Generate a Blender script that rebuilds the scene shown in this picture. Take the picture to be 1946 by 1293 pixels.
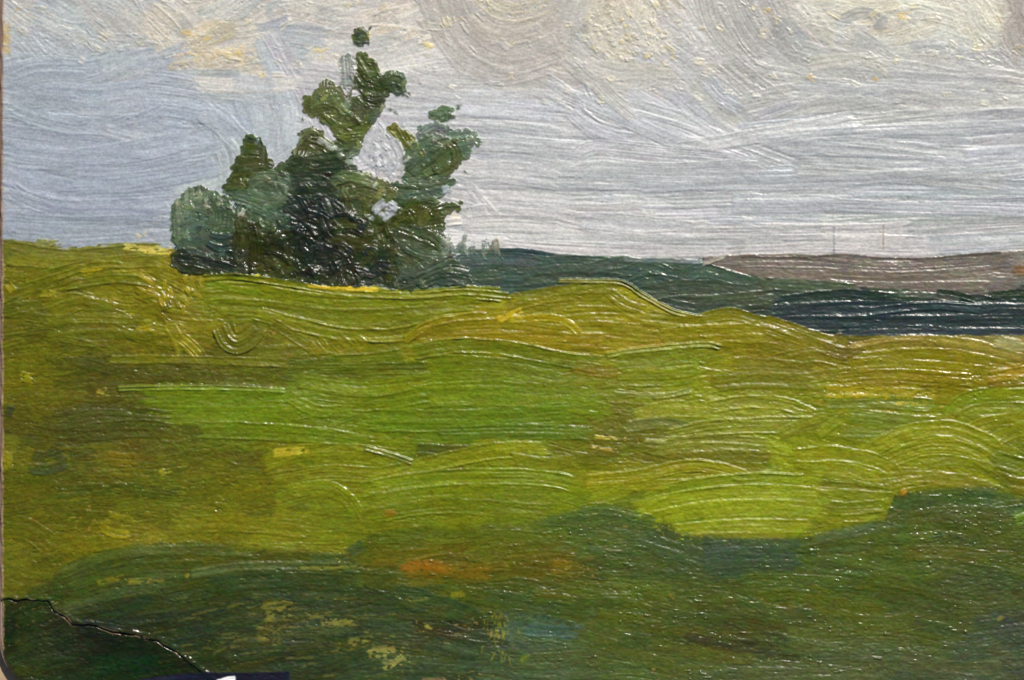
# A small oil study on a rounded-corner board, lying on a pale table and seen from straight above.
# The paint is a real relief: every stroke is laid down in a height/pigment simulation and then cut out as its own mesh.
import bpy, math, random
import numpy as np

random.seed(7)
rng = np.random.default_rng(11)
for o in list(bpy.data.objects):
    bpy.data.objects.remove(o, do_unlink=True)
scene = bpy.context.scene
col = scene.collection

# ------------------------------------------------------------------ camera, world, sun, exposure
U = 1.0e-4                      # metres per unit: one unit is 0.1 mm on the board
FW, FH = 1946.0, 1293.0
BOARD_T = 0.0026                # board thickness
def wx(x): return (x - FW / 2) * U
def wy(y): return (FH / 2 - y) * U

cam = bpy.data.cameras.new('camera')
cam_ob = bpy.data.objects.new('camera', cam)
col.objects.link(cam_ob)
CAM_H = 0.42
cam.sensor_width = 36.0
cam.lens = 36.0 * CAM_H / (FW * U)
cam_ob.location = (0, 0, BOARD_T + CAM_H)
cam_ob.rotation_euler = (0, 0, 0)
cam.clip_start = 0.01
cam.clip_end = 100.0
scene.camera = cam_ob

SUN_EL, SUN_AZ = 43.0, 26.0     # degrees; azimuth measured from +Y (top of the board) towards +X (right)
world = bpy.data.worlds.new('World')
scene.world = world
world.use_nodes = True
wn = world.node_tree.nodes
wn.clear()
w_out = wn.new('ShaderNodeOutputWorld')
w_bg = wn.new('ShaderNodeBackground')
w_sky = wn.new('ShaderNodeTexSky')
w_sky.sky_type = 'NISHITA'
w_sky.sun_disc = False
w_sky.sun_elevation = math.radians(SUN_EL)
w_sky.sun_rotation = math.radians(SUN_AZ)
w_bg.inputs['Strength'].default_value = 0.05
world.node_tree.links.new(w_sky.outputs[0], w_bg.inputs[0])
world.node_tree.links.new(w_bg.outputs[0], w_out.inputs[0])

sun = bpy.data.lights.new('sun', 'SUN')
sun.energy = 4.2
sun.angle = math.radians(1.2)
sun.color = (1.0, 0.955, 0.89)
sun_ob = bpy.data.objects.new('sun', sun)
col.objects.link(sun_ob)
sun_ob.rotation_euler = (math.radians(90 - SUN_EL), 0, math.radians(180 - SUN_AZ))
sun_ob.location = (0.2, 0.5, 0.6)

scene.view_settings.view_transform = 'Standard'
scene.view_settings.look = 'None'
scene.view_settings.exposure = 0.0
scene.view_settings.gamma = 1.0
scene.view_settings.use_curve_mapping = False
GLOSS_VEIL = np.array([0.005, 0.0055, 0.007])   # the varnish's own sheen, not part of the pigment
PIGMENT_GAIN = 1.0              # how strongly this light shows a pigment: keeps the swatches below readable

# ------------------------------------------------------------------ the paint simulation
G = 1.42                                        # grid step in units
X0, X1, Y0, Y1 = 2.0, 2080.0, -80.0, 1309.0
NX, NY = int((X1 - X0) / G) + 1, int((Y1 - Y0) / G) + 1
gx = X0 + np.arange(NX) * G
gy = Y0 + np.arange(NY) * G
SKY, HILL, FOREST, TREE, MEADOW, FORE = range(6)

TAB = rng.random((256, 256)).astype(np.float32)
def tn(u, v):
    """smooth value noise in 0..1"""
    iu = np.floor(u).astype(np.int32); iv = np.floor(v).astype(np.int32)
    fu = (u - iu).astype(np.float32); fv = (v - iv).astype(np.float32)
    fu = fu * fu * (3 - 2 * fu); fv = fv * fv * (3 - 2 * fv)
    a = TAB[iu & 255, iv & 255]; b = TAB[(iu + 1) & 255, iv & 255]
    c = TAB[iu & 255, (iv + 1) & 255]; d = TAB[(iu + 1) & 255, (iv + 1) & 255]
    return (a * (1 - fu) + b * fu) * (1 - fv) + (c * (1 - fu) + d * fu) * fv
def ss(a, b, x):
    t = np.clip((x - a) / (b - a), 0, 1)
    return t * t * (3 - 2 * t)

GX, GY = np.meshgrid(gx.astype(np.float32), gy.astype(np.float32))
TOOTH = 0.55 * tn(GX / 9 + 3, GY / 4.2 + 9) + 0.45 * tn(GX / 4.4 + 31, GY / 2.9 + 57)
TOOTH = np.clip((TOOTH - 0.5) * 1.5 + 0.5, 0, 1).astype(np.float32)

H = (1.5 + 0.9 * TOOTH).astype(np.float32)
C = np.zeros((NY, NX, 3), np.float32)
GROUND = np.array([205, 168, 92], np.float32)
C[:] = GROUND
C *= (0.9 + 0.2 * tn(GX / 40, GY / 30))[..., None]
ID = np.full((NY, NX), -1, np.int32)
REG = np.zeros((NY, NX), np.int8)
STROKE_REG = []

def cpath(pts, step):
    """Catmull-Rom through the points, resampled evenly"""
    P = np.array(pts, np.float64)
    if len(P) == 1: P = np.vstack([P, P + [[1, 0]]])
    Q = np.vstack([2 * P[0] - P[1], P, 2 * P[-1] - P[-2]])
    out = []
    for i in range(len(P) - 1):
        p0, p1, p2, p3 = Q[i], Q[i + 1], Q[i + 2], Q[i + 3]
        n = max(3, int(np.hypot(*(p2 - p1)) / 4))
        t = np.linspace(0, 1, n, endpoint=False)[:, None]
        out.append(0.5 * ((2 * p1) + (-p0 + p2) * t + (2 * p0 - 5 * p1 + 4 * p2 - p3) * t * t + (-p0 + 3 * p1 - 3 * p2 + p3) * t ** 3))
    out.append(P[-1:])
    R = np.vstack(out)
    d = np.concatenate([[0], np.cumsum(np.hypot(*np.diff(R, axis=0).T))])
    n = max(4, int(d[-1] / step))
    s = np.linspace(0, d[-1], n)
    return np.stack([np.interp(s, d, R[:, 0]), np.interp(s, d, R[:, 1])], 1), s

def box(a, r):
    """cheap separable blur of a small window"""
    for ax in (0, 1):
        n = a.shape[ax]
        if n < 3: continue
        pad = [(0, 0)] * a.ndim; pad[ax] = (r + 1, r)
        c = np.cumsum(np.pad(a, pad, mode='edge'), axis=ax, dtype=np.float64)
        sl1 = [slice(None)] * a.ndim; sl0 = [slice(None)] * a.ndim
        sl1[ax] = slice(2 * r + 1, None); sl0[ax] = slice(0, n)
        a = ((c[tuple(sl1)] - c[tuple(sl0)]) / (2 * r + 1)).astype(np.float32)
    return a

def palette(reg, c, c0x=0.0, c0y=0.0):
    """the muted mixtures of this paint box: cool greys and broken greens"""
    c = np.array(c, np.float32)
    if reg == SKY:
        l = c.mean(); warm = c[0] - c[2]
        if warm < 6:
            l2 = l if l < 178 else 178 + (l - 178) * 0.50
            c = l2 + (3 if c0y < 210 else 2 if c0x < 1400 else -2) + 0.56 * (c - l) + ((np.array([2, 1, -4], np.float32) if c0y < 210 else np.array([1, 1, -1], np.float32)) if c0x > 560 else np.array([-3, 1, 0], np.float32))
        elif warm < 26:
            c = l + 4 + 0.92 * (c - l)
    if reg == MEADOW:
        d = max(0.0, c[1] - c[0])
        c[0] += 0.35 * d; c[1] -= 0.09 * d; c[1] += 0.42 * max(0.0, c[0] - c[1])
        c = c * 1.085; c[2] = max(3.0, c[2] - 5)
    if reg == FOREST:
        l = c.mean(); c = l + 0.74 * (c - l) + np.array([5, 7, 0], np.float32)
    if reg == FORE:
        c = c * np.array([1.10, 1.13, 1.14], np.float32) + np.array([5, 5, 6], np.float32)
    if reg == TREE:
        l = c.mean(); c = l * 1.0 + 0.86 * (c - l) + np.array([2, 0, -4], np.float32)
    return c

def stroke(reg, pts, w, c, c2=None, thick=1.0, br=1.0, sp=5.0, dry=0.0, blend=0.2, ridge=0.3,
           pile=0.0, rag=None, op=1.0, clip=None, flat=0.75, vary=0.055, wob=2.0, roundness=0.6, soft=2.0):
    sp = max(sp * 0.56 * rng.uniform(.75, 1.5), 2.0)
    br *= rng.uniform(.55, 1.12); wob *= rng.uniform(.2, 1.1)
    if reg == SKY:
        thick *= 0.72 if pts[0][1] > 200 else 0.52; vary = 0.045
    if reg == TREE: vary = 0.09
    if reg == MEADOW: thick *= 0.94
    if reg == FOREST: thick *= 0.9
    mx, my = pts[len(pts) // 2]
    c = palette(reg, c, mx, my)
    if c2 is not None: c2 = palette(reg, c2, mx, my)
    st = 0.55 * G
    P, s = cpath(pts, st)
    L = s[-1]
    T = np.gradient(P, axis=0); T /= np.maximum(np.hypot(T[:, 0], T[:, 1])[:, None], 1e-6)
    Nn = np.stack([-T[:, 1], T[:, 0]], 1)
    hw = w * 0.5
    vs = np.arange(-hw * 1.15 - 1, hw * 1.15 + 1, st)
    X = P[:, None, 0] + Nn[:, None, 0] * vs[None]
    Y = P[:, None, 1] + Nn[:, None, 1] * vs[None]
    ix = np.rint((X - X0) / G).astype(np.int32); iy = np.rint((Y - Y0) / G).astype(np.int32)
    ok = (ix >= 0) & (ix < NX) & (iy >= 0) & (iy < NY)
    if ok.sum() < 12: return
    ax0, ax1 = ix[ok].min(), ix[ok].max() + 1
    ay0, ay1 = iy[ok].min(), iy[ok].max() + 1
    WS = np.full((ay1 - ay0, ax1 - ax0), -1e9, np.float32); WV = np.zeros_like(WS)
    dx = X0 + ix * G - X; dy = Y0 + iy * G - Y
    SS = s[:, None] + dx * T[:, None, 0] + dy * T[:, None, 1]
    VV = vs[None] + dx * Nn[:, None, 0] + dy * Nn[:, None, 1]
    WS[iy[ok] - ay0, ix[ok] - ax0] = SS[ok]
    WV[iy[ok] - ay0, ix[ok] - ax0] = VV[ok]
    sel = WS > -1e8
    S = WS[sel]; V = WV[sel]
    o1, o2, o3, o4 = rng.random(4) * 250
    if rag is None: rag = min(0.95 * w, 0.3 * L, 36)
    # width envelope: rounded ends, wandering sides
    e = np.ones_like(S)
    rr = max(roundness * w, 1.0)
    for d in (S, L - S):
        q = np.clip(d / rr, 0, 1); e = np.minimum(e, np.sqrt(np.clip(1 - (1 - q) ** 2, 0, 1)) * 0.65 + 0.35)
    sid = np.sign(V)
    we = hw * e * (0.9 + 0.2 * tn(S / 28 + o1, sid * 3 + o2)) + 1.2 * (tn(S / 7 + o2, sid * 9 + o1) - 0.5)
    if reg == TREE:
        we = we + min(0.13 * w, 4) * (tn(S / 6 + o3, V / 6 + o4) - 0.5) * 2
    # bristle rows
    Vw = V + wob * (tn(S / 75 + o3, np.zeros_like(S) + o1) - 0.5) * 2
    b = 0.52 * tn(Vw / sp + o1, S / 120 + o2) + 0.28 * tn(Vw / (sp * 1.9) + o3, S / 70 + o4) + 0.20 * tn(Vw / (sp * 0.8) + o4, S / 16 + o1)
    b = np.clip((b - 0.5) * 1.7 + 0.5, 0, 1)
    a_end = (0.6 * tn(Vw / (sp * 1.2) + o4, np.zeros_like(S) + o3) + 0.5 * tn(Vw / (sp * 3.5) + o1, np.zeros_like(S) + o3)) * rag
    b_end = (0.6 * tn(Vw / (sp * 1.2) + o2, np.zeros_like(S) + o4) + 0.5 * tn(Vw / (sp * 3.5) + o2, np.zeros_like(S) + o1)) * rag
    al = ss(-soft, soft, we - np.abs(V)) * ss(-1.5, 2.5 + 0.25 * rag, S - a_end * 0.7) * ss(-1.5, 2.5 + 0.35 * rag, (L - S) - b_end)
    tooth = TOOTH[ay0:ay1, ax0:ax1][sel]
    al = al * ss(-0.5, 0.15, al * 1.25 - 0.35 * tooth - 0.25 * (1 - b))
    if dry > 0:
        load = 1.15 - dry * (0.45 + 0.75 * np.clip(S / max(L, 1), 0, 1)) + 0.75 * (b - 0.5)
        al = al * ss(-0.12, 0.12, load - tooth)
    if clip is not None:
        al = al * clip[ay0:ay1, ax0:ax1][sel]
    # relief
    h0w = H[ay0:ay1, ax0:ax1]
    h0 = h0w[sel]; hb = box(h0w, 4)[sel]
    av = np.abs(V) / np.maximum(we, 1)
    rn = tn(S / 22 + o4, sid * 5 + o3)
    rdg = np.exp(-((av - 0.93) / max(2.6 / max(hw, 2), 0.07)) ** 2) * ridge * (0.25 + 1.3 * rn * rn)
    hn = h0 * (1 - flat) + hb * flat + thick * (0.42 + 1.05 * br * (b - 0.5)) + thick * 1.3 * rdg
    if pile:
        hn = hn + thick * pile * 1.6 * np.exp(-(((L - S) - b_end - 3) / 4.0) ** 2) * (0.4 + 0.9 * tn(Vw / 9 + o1, np.zeros_like(S)))
    H[ay0:ay1, ax0:ax1][sel] = h0 * (1 - al) + hn * al
    # pigment
    if c2 is None: c2 = c * (1 + (rng.uniform(-0.05, 0.04) if reg == SKY else rng.uniform(-0.22, 0.26) if reg == TREE else rng.uniform(-0.10, 0.10))) + rng.uniform(-2.5, 2.5, 3)
    c2 = np.array(c2, np.float32)
    m = ss(0.32, 0.72, tn(Vw / (sp * 1.6) + o2, S / 170 + o1) * 0.8 + 0.2 * tn(Vw / 2.5 + o3, S / 40 + o2))
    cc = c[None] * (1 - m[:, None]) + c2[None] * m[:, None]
    cc = cc * (1 + vary * 2 * (b - 0.5) + 0.03 * (tn(S / 6 + o1, V / 3 + o2) - 0.5))[:, None]  # darker in the bristle grooves: groove shade put into the pigment
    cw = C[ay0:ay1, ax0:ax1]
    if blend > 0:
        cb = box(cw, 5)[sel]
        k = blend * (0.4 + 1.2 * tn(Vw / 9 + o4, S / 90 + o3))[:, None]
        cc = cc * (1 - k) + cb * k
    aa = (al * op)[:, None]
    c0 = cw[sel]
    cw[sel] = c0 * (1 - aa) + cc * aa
    k = len(STROKE_REG); STROKE_REG.append(reg)
    put = al > 0.5
    iw = ID[ay0:ay1, ax0:ax1]; tmp = iw[sel]; tmp[put] = k; iw[sel] = tmp
    rw = REG[ay0:ay1, ax0:ax1]; tmp = rw[sel]; tmp[put] = reg; rw[sel] = tmp

# ---- fields: colours and stroke directions known at a few spots, blended between them
def field(rows, sigma):
    pts = np.array([(r[0], r[1]) for r in rows], np.float64); val = np.array([r[2:] for r in rows], np.float64)
    def f(x, y):
        d2 = (pts[:, 0] - x) ** 2 + ((pts[:, 1] - y) * 1.7) ** 2
        w = np.exp(-d2 / (2 * sigma * sigma)) + 1e-5 / (d2 + 400)
        return (w[:, None] * val).sum(0) / w.sum()
    return f
def grid_rows(y, txt):
    """'x:r,g,b x:r,g,b' -> rows"""
    out = []
    for tok in txt.split():
        x, cc = tok.split(':'); out.append((float(x), float(y)) + tuple(float(v) for v in cc.split(',')))
    return out
def angles(txt):
    out = []
    for tok in txt.split():
        x, y, a = (float(v) for v in tok.split(',')); a = math.radians(a) * 2
        out.append((x, y, math.cos(a), math.sin(a)))
    return out

sky_rows = []  # darker left side: own blue-grey paint plus light falloff put into the colours
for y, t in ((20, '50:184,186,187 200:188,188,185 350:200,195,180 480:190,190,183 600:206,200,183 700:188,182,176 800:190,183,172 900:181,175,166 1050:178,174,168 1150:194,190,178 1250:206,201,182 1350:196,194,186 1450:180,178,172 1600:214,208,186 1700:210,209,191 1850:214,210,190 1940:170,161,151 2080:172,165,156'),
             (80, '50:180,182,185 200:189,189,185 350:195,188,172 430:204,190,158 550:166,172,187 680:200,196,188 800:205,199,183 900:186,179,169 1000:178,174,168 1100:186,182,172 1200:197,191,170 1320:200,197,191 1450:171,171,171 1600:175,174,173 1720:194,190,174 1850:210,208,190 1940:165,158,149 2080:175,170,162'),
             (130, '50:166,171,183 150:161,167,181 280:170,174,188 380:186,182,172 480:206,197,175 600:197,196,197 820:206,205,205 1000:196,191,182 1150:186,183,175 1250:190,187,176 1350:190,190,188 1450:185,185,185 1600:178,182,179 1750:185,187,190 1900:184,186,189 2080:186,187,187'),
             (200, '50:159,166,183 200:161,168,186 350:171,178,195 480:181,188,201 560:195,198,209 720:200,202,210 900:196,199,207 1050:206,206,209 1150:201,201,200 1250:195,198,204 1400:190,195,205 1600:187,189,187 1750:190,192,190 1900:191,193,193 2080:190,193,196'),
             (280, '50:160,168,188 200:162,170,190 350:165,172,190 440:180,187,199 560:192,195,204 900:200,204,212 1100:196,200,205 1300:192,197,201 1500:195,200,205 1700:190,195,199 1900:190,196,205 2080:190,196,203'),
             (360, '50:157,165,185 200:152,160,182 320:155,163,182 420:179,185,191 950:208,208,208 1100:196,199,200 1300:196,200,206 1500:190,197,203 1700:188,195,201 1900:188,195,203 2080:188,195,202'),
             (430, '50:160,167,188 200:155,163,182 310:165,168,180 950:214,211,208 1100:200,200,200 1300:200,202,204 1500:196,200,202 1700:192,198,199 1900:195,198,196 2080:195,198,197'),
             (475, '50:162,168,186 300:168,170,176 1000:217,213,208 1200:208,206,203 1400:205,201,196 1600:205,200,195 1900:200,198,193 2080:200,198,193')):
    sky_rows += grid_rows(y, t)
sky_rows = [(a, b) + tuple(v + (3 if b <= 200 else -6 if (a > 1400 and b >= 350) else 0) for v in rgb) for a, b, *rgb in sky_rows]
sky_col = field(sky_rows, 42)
sky_dir = field(angles('50,50,25 200,40,35 300,40,30 420,30,-30 470,60,-25 550,70,-15 620,60,-10 750,40,-10 850,20,60 880,80,55 950,100,10 1000,60,-20 1080,30,-45 1100,90,45 1150,130,30 1250,60,60 1220,130,0 1340,60,30 1330,80,15 1300,140,-15 1400,50,60 1450,90,45 1400,110,40 1530,60,50 1600,30,-15 1650,80,0 1720,60,10 1870,50,50 1930,50,70 1930,110,40 '
    '80,150,-3 50,200,10 150,180,0 250,130,-20 300,200,5 400,170,5 400,220,10 300,240,-10 150,240,0 100,260,8 250,260,8 80,300,8 250,300,-5 350,290,-15 440,270,40 440,310,80 520,230,80 560,200,80 560,150,0 500,110,-5 520,150,0 470,140,-4 200,360,-2 100,380,15 300,350,-8 400,340,-20 60,430,0 250,420,5 320,440,0 '
    '650,130,10 800,90,-25 770,120,-10 850,150,0 800,190,5 920,190,5 900,250,3 720,300,40 900,340,0 920,400,20 940,460,0 '
    '1050,200,0 1150,190,45 1200,230,25 1120,230,45 1250,180,35 1300,200,40 1370,200,45 1300,250,20 1450,220,-20 1450,180,40 1600,130,20 1560,180,-10 1700,180,15 1700,120,5 1820,120,-5 1900,170,5 1600,220,-5 1850,220,-5 1500,260,-3 1700,280,4 1900,290,-3 '
    '1000,290,3 1100,290,5 1000,350,3 1200,350,0 1400,350,-2 1600,350,-2 1800,350,0 1000,420,3 1200,420,5 1400,420,0 1600,420,2 1800,430,0 1000,465,3 1200,470,0 1500,470,0 1800,470,-3'), 42)

land_rows = []
for y, t in ((465, '50:108,108,45 200:112,112,50 300:125,115,45'),
             (490, '50:104,104,38 200:108,106,36 300:118,110,36'),
             (530, '50:105,100,15 150:100,95,15 250:118,104,15 330:122,108,20 450:110,120,20 600:115,120,15'),
             (580, '50:95,95,15 150:104,103,15 300:114,105,15 450:106,115,20 600:106,115,15 750:106,115,15 900:120,115,15 1000:135,120,10 1100:140,122,8 1200:132,120,8 1300:125,118,15'),
             (640, '50:86,86,15 200:94,94,15 330:122,111,15 450:92,92,15 550:112,106,15 700:108,109,15 850:125,110,12 1000:138,114,10 1200:138,112,10 1400:125,112,15 1550:110,96,25 1650:102,82,32 1750:120,101,42 1900:130,115,62 2080:120,105,50'),
             (700, '50:104,99,10 200:76,76,25 350:76,72,25 500:80,86,25 650:90,109,25 850:95,115,22 1000:95,115,22 1100:113,105,20 1250:105,118,22 1450:110,101,17 1600:115,105,15 1750:120,101,12 1900:124,88,15 2080:118,95,15'),
             (760, '50:95,92,10 200:80,76,20 350:85,114,22 500:86,120,22 700:88,118,22 900:90,118,22 1100:90,117,22 1200:105,110,22 1350:124,133,32 1500:110,119,24 1650:133,115,16 1800:115,120,16 1900:106,120,16 2080:105,120,16'),
             (810, '30:76,71,16 150:69,73,28 300:69,76,25 450:88,119,22 600:86,115,22 800:79,115,24 950:76,112,30 1100:85,109,22 1200:91,86,22 1300:96,108,35 1450:124,134,32 1600:100,119,32 1750:119,127,17 1900:110,124,17 2080:110,124,17'),
             (870, '20:104,100,10 100:61,71,40 220:99,85,12 350:85,88,20 450:86,86,16 550:108,97,22 700:105,119,17 850:86,96,25 950:114,119,17 1100:95,105,22 1200:91,86,22 1350:100,96,22 1500:115,128,22 1650:115,125,17 1800:124,131,17 1920:96,110,22 2080:96,110,22'),
             (920, '50:90,90,10 150:71,81,20 300:81,94,20 450:95,95,10 600:105,114,12 800:96,119,16 1000:96,119,16 1150:123,127,12 1300:119,124,12 1450:115,138,26 1600:110,120,17 1750:114,115,25 1900:91,100,25 2080:85,98,25'),
             (970, '50:86,86,10 150:80,85,10 250:86,90,10 400:100,102,8 550:105,110,8 700:100,114,12 850:96,114,12 1000:100,118,12 1150:86,101,20 1350:119,142,22 1500:124,142,22 1650:97,111,22 1800:80,92,30'),
             (1025, '50:92,92,8 150:88,88,8 240:122,110,8 400:104,102,7 550:105,109,7 650:100,109,12 1300:105,120,20 1500:100,112,20')):
    land_rows += grid_rows(y, t)
land_rows = [(a, b) + tuple(v * (0.98 if a <= 330 and b < 690 else 0.97 if a <= 450 else 1.0) for v in rgb) for a, b, *rgb in land_rows]
land_col = field(land_rows, 42)
land_dir = field(angles('60,490,10 200,480,-6 60,540,-20 150,520,-15 250,540,15 300,560,30 450,560,5 600,590,9 780,585,-6 950,590,-18 1080,560,-8 1180,580,30 1250,600,12 1350,600,-5 1450,620,12 1550,650,18 1650,650,-5 1800,670,5 1900,690,14 100,640,-3 250,640,-5 300,700,5 500,700,0 700,690,-6 900,680,6 1050,690,8 1250,690,-6 1400,700,5 1600,710,-2 1800,710,4 50,760,-6 200,780,-5 350,800,0 500,780,3 700,760,-4 900,770,3 1100,800,5 1300,790,-2 1450,790,6 1600,800,8 1750,790,5 1880,790,-14 100,870,-4 300,880,0 500,890,-8 650,880,4 850,880,-12 1000,890,0 1200,890,0 1400,890,4 1600,880,6 1750,850,-8 1880,870,25 100,960,-4 300,960,0 500,960,2 700,970,5 900,950,-3 1050,950,4 1250,960,-12 1450,960,0 1600,960,3'), 60)

fore_rows = []
for y, t in ((960, '1100:72,88,32 1160:70,86,34 1700:60,72,32 1800:60,73,32 1920:66,80,28'),
             (1010, '720:82,88,14 850:78,88,16 1000:76,88,20 1100:68,82,26 1200:66,80,28 1350:66,78,28 1600:64,76,32 1750:64,74,28 1900:66,74,24'),
             (1060, '110:72,78,16 200:63,72,20 350:66,75,17 500:70,76,16 620:78,83,12 720:72,78,14 800:92,78,14 900:86,76,12 1050:85,73,13 1200:62,72,25 1350:51,65,40 1500:60,72,27 1700:70,79,22 1900:62,71,26 2080:62,70,28'),
             (1130, '20:55,70,14 150:50,60,22 300:48,60,22 450:45,58,25 600:45,58,28 750:48,62,29 900:58,70,22 1050:62,73,22 1200:70,78,17 1350:62,72,22 1500:70,78,18 1700:62,72,28 1900:60,68,31 2080:60,68,30'),
             (1200, '30:41,56,19 120:46,54,19 200:30,39,26 350:38,48,28 500:56,62,26 600:48,58,30 750:52,62,30 870:46,48,24 1000:60,76,50 1150:68,75,26 1300:65,71,24 1400:54,55,26 1600:70,78,27 1800:66,74,31 1920:56,63,42 2080:58,65,38'),
             (1270, '100:36,50,21 250:31,50,23 400:40,50,23 550:42,52,28 700:50,60,30 900:58,70,38 1050:62,74,40 1250:68,77,33 1450:65,74,38 1650:71,78,40 1850:62,68,41 2080:62,68,40')):
    fore_rows += grid_rows(y, t)
fore_rows = [(a, b, v[0] * (.97 if a < 650 else 1), v[1] * (.92 if a < 650 else 1), v[2] * (.92 if a < 650 else 1)) for a, b, *v in fore_rows]
fore_col = field(fore_rows, 48)
fore_dir = field(angles('150,1070,-22 250,1060,-10 400,1060,2 600,1070,3 800,1050,2 1000,1040,-4 1150,985,5 1250,1010,18 1450,1060,-2 1650,1010,-6 1750,1050,6 1900,960,-3 1900,1060,8 150,1130,-18 300,1110,-10 500,1100,-2 700,1120,3 900,1130,8 1100,1110,0 1300,1100,3 1500,1130,6 1750,1130,4 60,1200,-35 150,1240,-20 300,1180,-6 450,1230,-6 600,1200,-7 800,1180,10 1000,1200,2 1250,1190,8 1450,1220,8 1700,1220,4 1900,1200,-8 100,1280,-8 600,1270,-6 1000,1270,2 1600,1270,3'), 70)

# ---- outlines of the painted regions
def line(txt):
    a = np.array([[float(v) for v in t.split(',')] for t in txt.split()])
    return np.interp(gx, a[:, 0], a[:, 1])
rag = lambda amp, sc, k: amp * (tn(gx / sc + k, np.zeros(NX) + k) - 0.5) * 2
y_sky = line('0,455 60,462 130,470 220,463 320,468 600,480 940,474 960,478 1010,478 1080,485 1200,490 1320,491 1390,486 1446,488 1580,484 1680,496 1760,493 1850,484 1946,477 2130,478') + rag(1.5, 18, 3)
y_hill = line('0,470 1330,492 1340,510 1380,515 1450,531 1560,541 1650,549 1780,557 1860,561 1900,554 1930,546 1946,541 2130,540') + rag(3.0, 22, 7) + rag(1.5, 8, 8)
y_for = line('0,455 60,462 130,470 220,463 320,468 420,480 700,492 735,545 780,561 860,553 930,561 1000,561 1060,552 1100,540 1180,538 1220,560 1280,591 1340,604 1380,599 1430,606 1480,619 1540,633 1620,640 1720,641 2130,638') + rag(1.5, 12, 11)
y_fore = line('0,1142 60,1130 110,1095 160,1066 230,1046 330,1036 450,1041 550,1050 640,1061 665,1046 720,1010 800,1001 900,1005 1000,1000 1060,985 1100,969 1160,966 1260,996 1300,1021 1390,1028 1480,1029 1560,1016 1680,995 1700,950 1760,941 1900,931 1946,950 2130,955') + rag(4, 30, 15) + rag(3, 9, 25)
def band(top, bot, soft=2.0):
    m = np.ones((NY, NX), np.float32)
    if top is not None: m *= ss(-soft, soft, GY - top[None])
    if bot is not None: m *= ss(-soft, soft, bot[None] - GY)
    return m.astype(np.float32)
m_sky = band(None, y_sky + 5)
m_hill = band(y_sky, y_hill + 4) * (GX > 1335 + 14 * (tn(GY / 6, GX * 0) - 0.5))
m_forest = band(np.where(gx > 1338, y_hill - 2, y_sky), y_for + 6) * (GX > 735)
m_meadow = band(y_for - 1, y_fore + 8, 3)
m_fore = band(y_fore - 2, None, 10)

def fill(reg, mask, bounds, n, cf, df, wr, lr, passes=None, jit=4, ajit=6, bend=0.25, **kw):
    x0, x1, y0, y1 = bounds
    done = 0; tries = 0
    while done < n and tries < n * 12:
        tries += 1
        x = random.uniform(x0, x1); y = random.uniform(y0, y1)
        ix = int((x - X0) / G); iy = int((y - Y0) / G)
        if not (0 <= ix < NX and 0 <= iy < NY) or mask[iy, ix] < 0.5: continue
        done += 1
        dv = df(x, y); a = 0.5 * math.atan2(dv[1], dv[0]) + math.radians(random.gauss(0, ajit))
        L = random.uniform(*lr); w = random.uniform(*wr)
        k = random.gauss(0, bend)
        p = [(x + math.cos(a - k * t) * L * t, y + math.sin(a - k * t) * L * t) for t in (-0.5, -0.17, 0.17, 0.5)]
        if random.random() < 0.5: p = p[::-1]
        wm = random.gauss(0, jit * 0.55)
        c = cf(x, y) * (1 + random.gauss(0, 0.012 + 0.004 * jit)) + np.array([wm, wm * 0.2, -wm])
        stroke(reg, p, w, np.clip(c, 12, 250), clip=mask, **kw)

def wash(mask, cf, reg):
    n = 22
    ys_, xs_ = np.arange(0, NY + n, n), np.arange(0, NX + n, n)
    g = np.array([[cf(X0 + a * G, Y0 + b * G) for a in xs_] for b in ys_], np.float32)
    fy = np.arange(NY) / n; fx = np.arange(NX) / n
    iy_ = fy.astype(int); ix_ = fx.astype(int); ty = (fy - iy_)[:, None, None]; tx = (fx - ix_)[None, :, None]
    full = (g[iy_][:, ix_] * (1 - tx) + g[iy_][:, ix_ + 1] * tx) * (1 - ty) + (g[iy_ + 1][:, ix_] * (1 - tx) + g[iy_ + 1][:, ix_ + 1] * tx) * ty
    k = (mask * (1 - 0.45 * ss(.72, .95, TOOTH)))[..., None]
    C[:] = C * (1 - k) + full * k
    REG[mask > .5] = reg
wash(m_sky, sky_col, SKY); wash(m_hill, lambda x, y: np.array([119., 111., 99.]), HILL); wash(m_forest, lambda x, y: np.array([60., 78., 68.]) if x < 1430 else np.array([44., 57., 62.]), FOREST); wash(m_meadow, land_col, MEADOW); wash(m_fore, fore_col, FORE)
B_SKY = (X0, X1, Y0, 500)
B_ALL = (X0, X1, 440, 1310)

# ---- sky
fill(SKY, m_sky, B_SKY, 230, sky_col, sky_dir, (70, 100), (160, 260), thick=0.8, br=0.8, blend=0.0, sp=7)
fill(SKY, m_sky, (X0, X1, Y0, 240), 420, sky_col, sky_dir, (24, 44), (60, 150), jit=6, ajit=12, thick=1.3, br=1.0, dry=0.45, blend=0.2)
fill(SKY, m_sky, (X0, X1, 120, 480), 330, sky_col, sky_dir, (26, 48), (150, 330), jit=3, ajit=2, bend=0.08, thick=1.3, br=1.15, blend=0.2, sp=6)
fill(SKY, m_sky, (880, X1, 240, 490), 110, sky_col, sky_dir, (18, 44), (250, 520), jit=4, ajit=1.2, bend=0.04, thick=1.4, br=1.2, blend=0.15, sp=5.5)
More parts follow.
